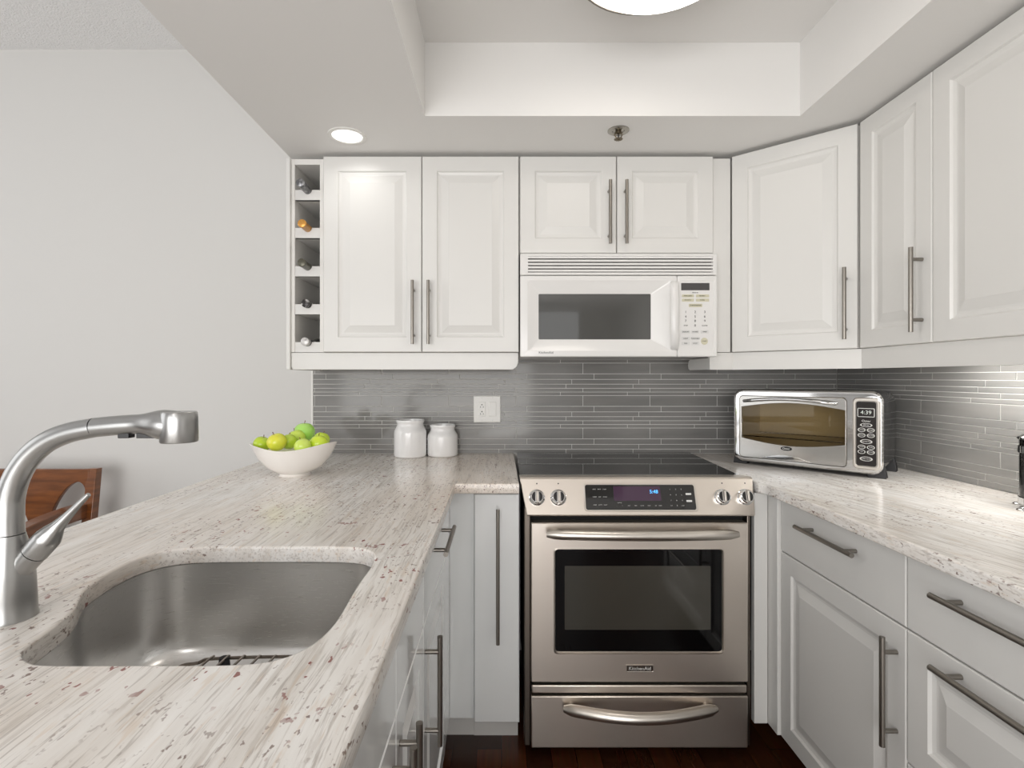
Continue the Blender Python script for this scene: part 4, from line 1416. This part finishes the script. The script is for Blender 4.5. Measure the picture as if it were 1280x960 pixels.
# ------------------------------------------------------------------ lamps and sprinkler
def downlight(label, x, y, watts=5):
    t = thing('recessed_light', label, 'ceiling light', (x, y, ZS), 0)
    build(MB().lathe([(.068, 0), (.068, -.003), (.064, -.0045), (.056, -.0045), (.054, -.002)], (x, y, ZS), 40, cap0=False, cap1=False), 'trim_ring', M_PLATE, t)
    build(MB().lathe([(.0555, -.0015), (.05, -.003), (.001, -.004)], (x, y, ZS), 40), 'lens', M_LENS, t)
    d = bpy.data.lights.new('recessed_lamp', 'AREA')
    d.shape = 'DISK'
    d.size = .1
    d.energy = watts
    d.spread = R(150)
    d.color = (1.0, .98, .95)
    lo = bpy.data.objects.new('recessed_lamp', d)
    COL.objects.link(lo)
    lo.location = (0, 0, -.008)
    lo.parent = t
downlight('round recessed ceiling light above the wine rack end of the cabinets', XX(434, 1.918), 1.918, .35)
downlight('round recessed ceiling light over the peninsula behind the camera', -.56, -.9, 4)

lx, ly = .392, 1.285
t = thing('ceiling_lamp', 'round flush ceiling lamp with pale glass diffuser in the tray ceiling', 'ceiling light', (lx, ly, ZT))
build(MB().lathe([(.209, 0), (.209, -.098), (.206, -.103), (.200, -.103), (.200, 0)], (lx - .011, ly + .002, ZT), 56, cap0=False, cap1=False), 'metal_rim', M_BAR, t)
build(MB().lathe([(.187, -.02), (.188, -.104), (.192, -.106), (.191, -.112), (.17, -.122), (.08, -.128), (.001, -.129)], (lx, ly, ZT), 56), 'glass_diffuser', M_DIFF, t, angle=60)

px, py = XX(773, 1.877), 1.877
t = thing('fire_sprinkler', 'small brass pendent fire sprinkler on the ceiling above the microwave', 'sprinkler', (px, py, ZS))
build(MB().lathe([(.038, 0), (.038, -.0025), (.034, -.005), (.022, -.004), (.020, -.001), (.001, -.001)], (px, py, ZS), 32, cap0=False, cap1=False), 'escutcheon', pmat('chrome_escutcheon', (170, 166, 158), .25, .9), t, angle=40)
b = MB()
b.lathe([(.011, -.001), (.011, -.012), (.007, -.014)], (px, py, ZS), 16)
for s_ in (-1, 1):
    b.tube([(px + .010 * s_, py, ZS - .008), (px + .0135 * s_, py, ZS - .016), (px + .009 * s_, py, ZS - .025), (px, py, ZS - .031)], .0022, 8)
build(b, 'frame_arms', M_BRONZE, t)
build(MB().cyl((px, py, ZS - .010), (px, py, ZS - .030), .0022), 'bulb', M_BLACK, t)
b = MB()
n = 24
lo = lambda z: [Vector((px + (.016 if k % 2 else .0135) * math.cos(2 * PI * k / n), py + (.016 if k % 2 else .0135) * math.sin(2 * PI * k / n), ZS + z)) for k in range(n)]
b.loft([lo(-.031), lo(-.0325)])
b.cyl((px, py, ZS - .0325), (px, py, ZS - .036), .004)
build(b, 'deflector', M_BRONZE, t)

# under-cabinet tubes hidden behind the light rails
def tube_light(label, p, q, watts):
    p, q = Vector(p), Vector(q)
    t = thing('under_cabinet_light', label, 'light', (p + q) / 2)
    d = (q - p).normalized()
    w = Vector((-d.y, d.x, 0)) * .016
    b = MB()
    b.loft([[p - w + Vector((0, 0, .0)), p + w, p + w + Vector((0, 0, .014)), p - w + Vector((0, 0, .014))], [q - w, q + w, q + w + Vector((0, 0, .014)), q - w + Vector((0, 0, .014))]])
    build(b, 'housing', M_APPW, t, bevel=.001)
    la = bpy.data.lights.new('tube_lamp', 'AREA')
    la.shape = 'RECTANGLE'
    la.size = (q - p).length
    la.size_y = .03
    la.energy = watts
    la.color = (1, .98, .94)
    lo = bpy.data.objects.new('tube_lamp', la)
    COL.objects.link(lo)
    lo.rotation_euler = (0, 0, math.atan2(d.y, d.x))
    lo.location = (0, 0, -.002)
    lo.parent = t
tube_light('slim white light bar under the right wall cabinets', (1.42, 1.05, Z0 - .016), (1.42, 1.72, Z0 - .016), 4.4)
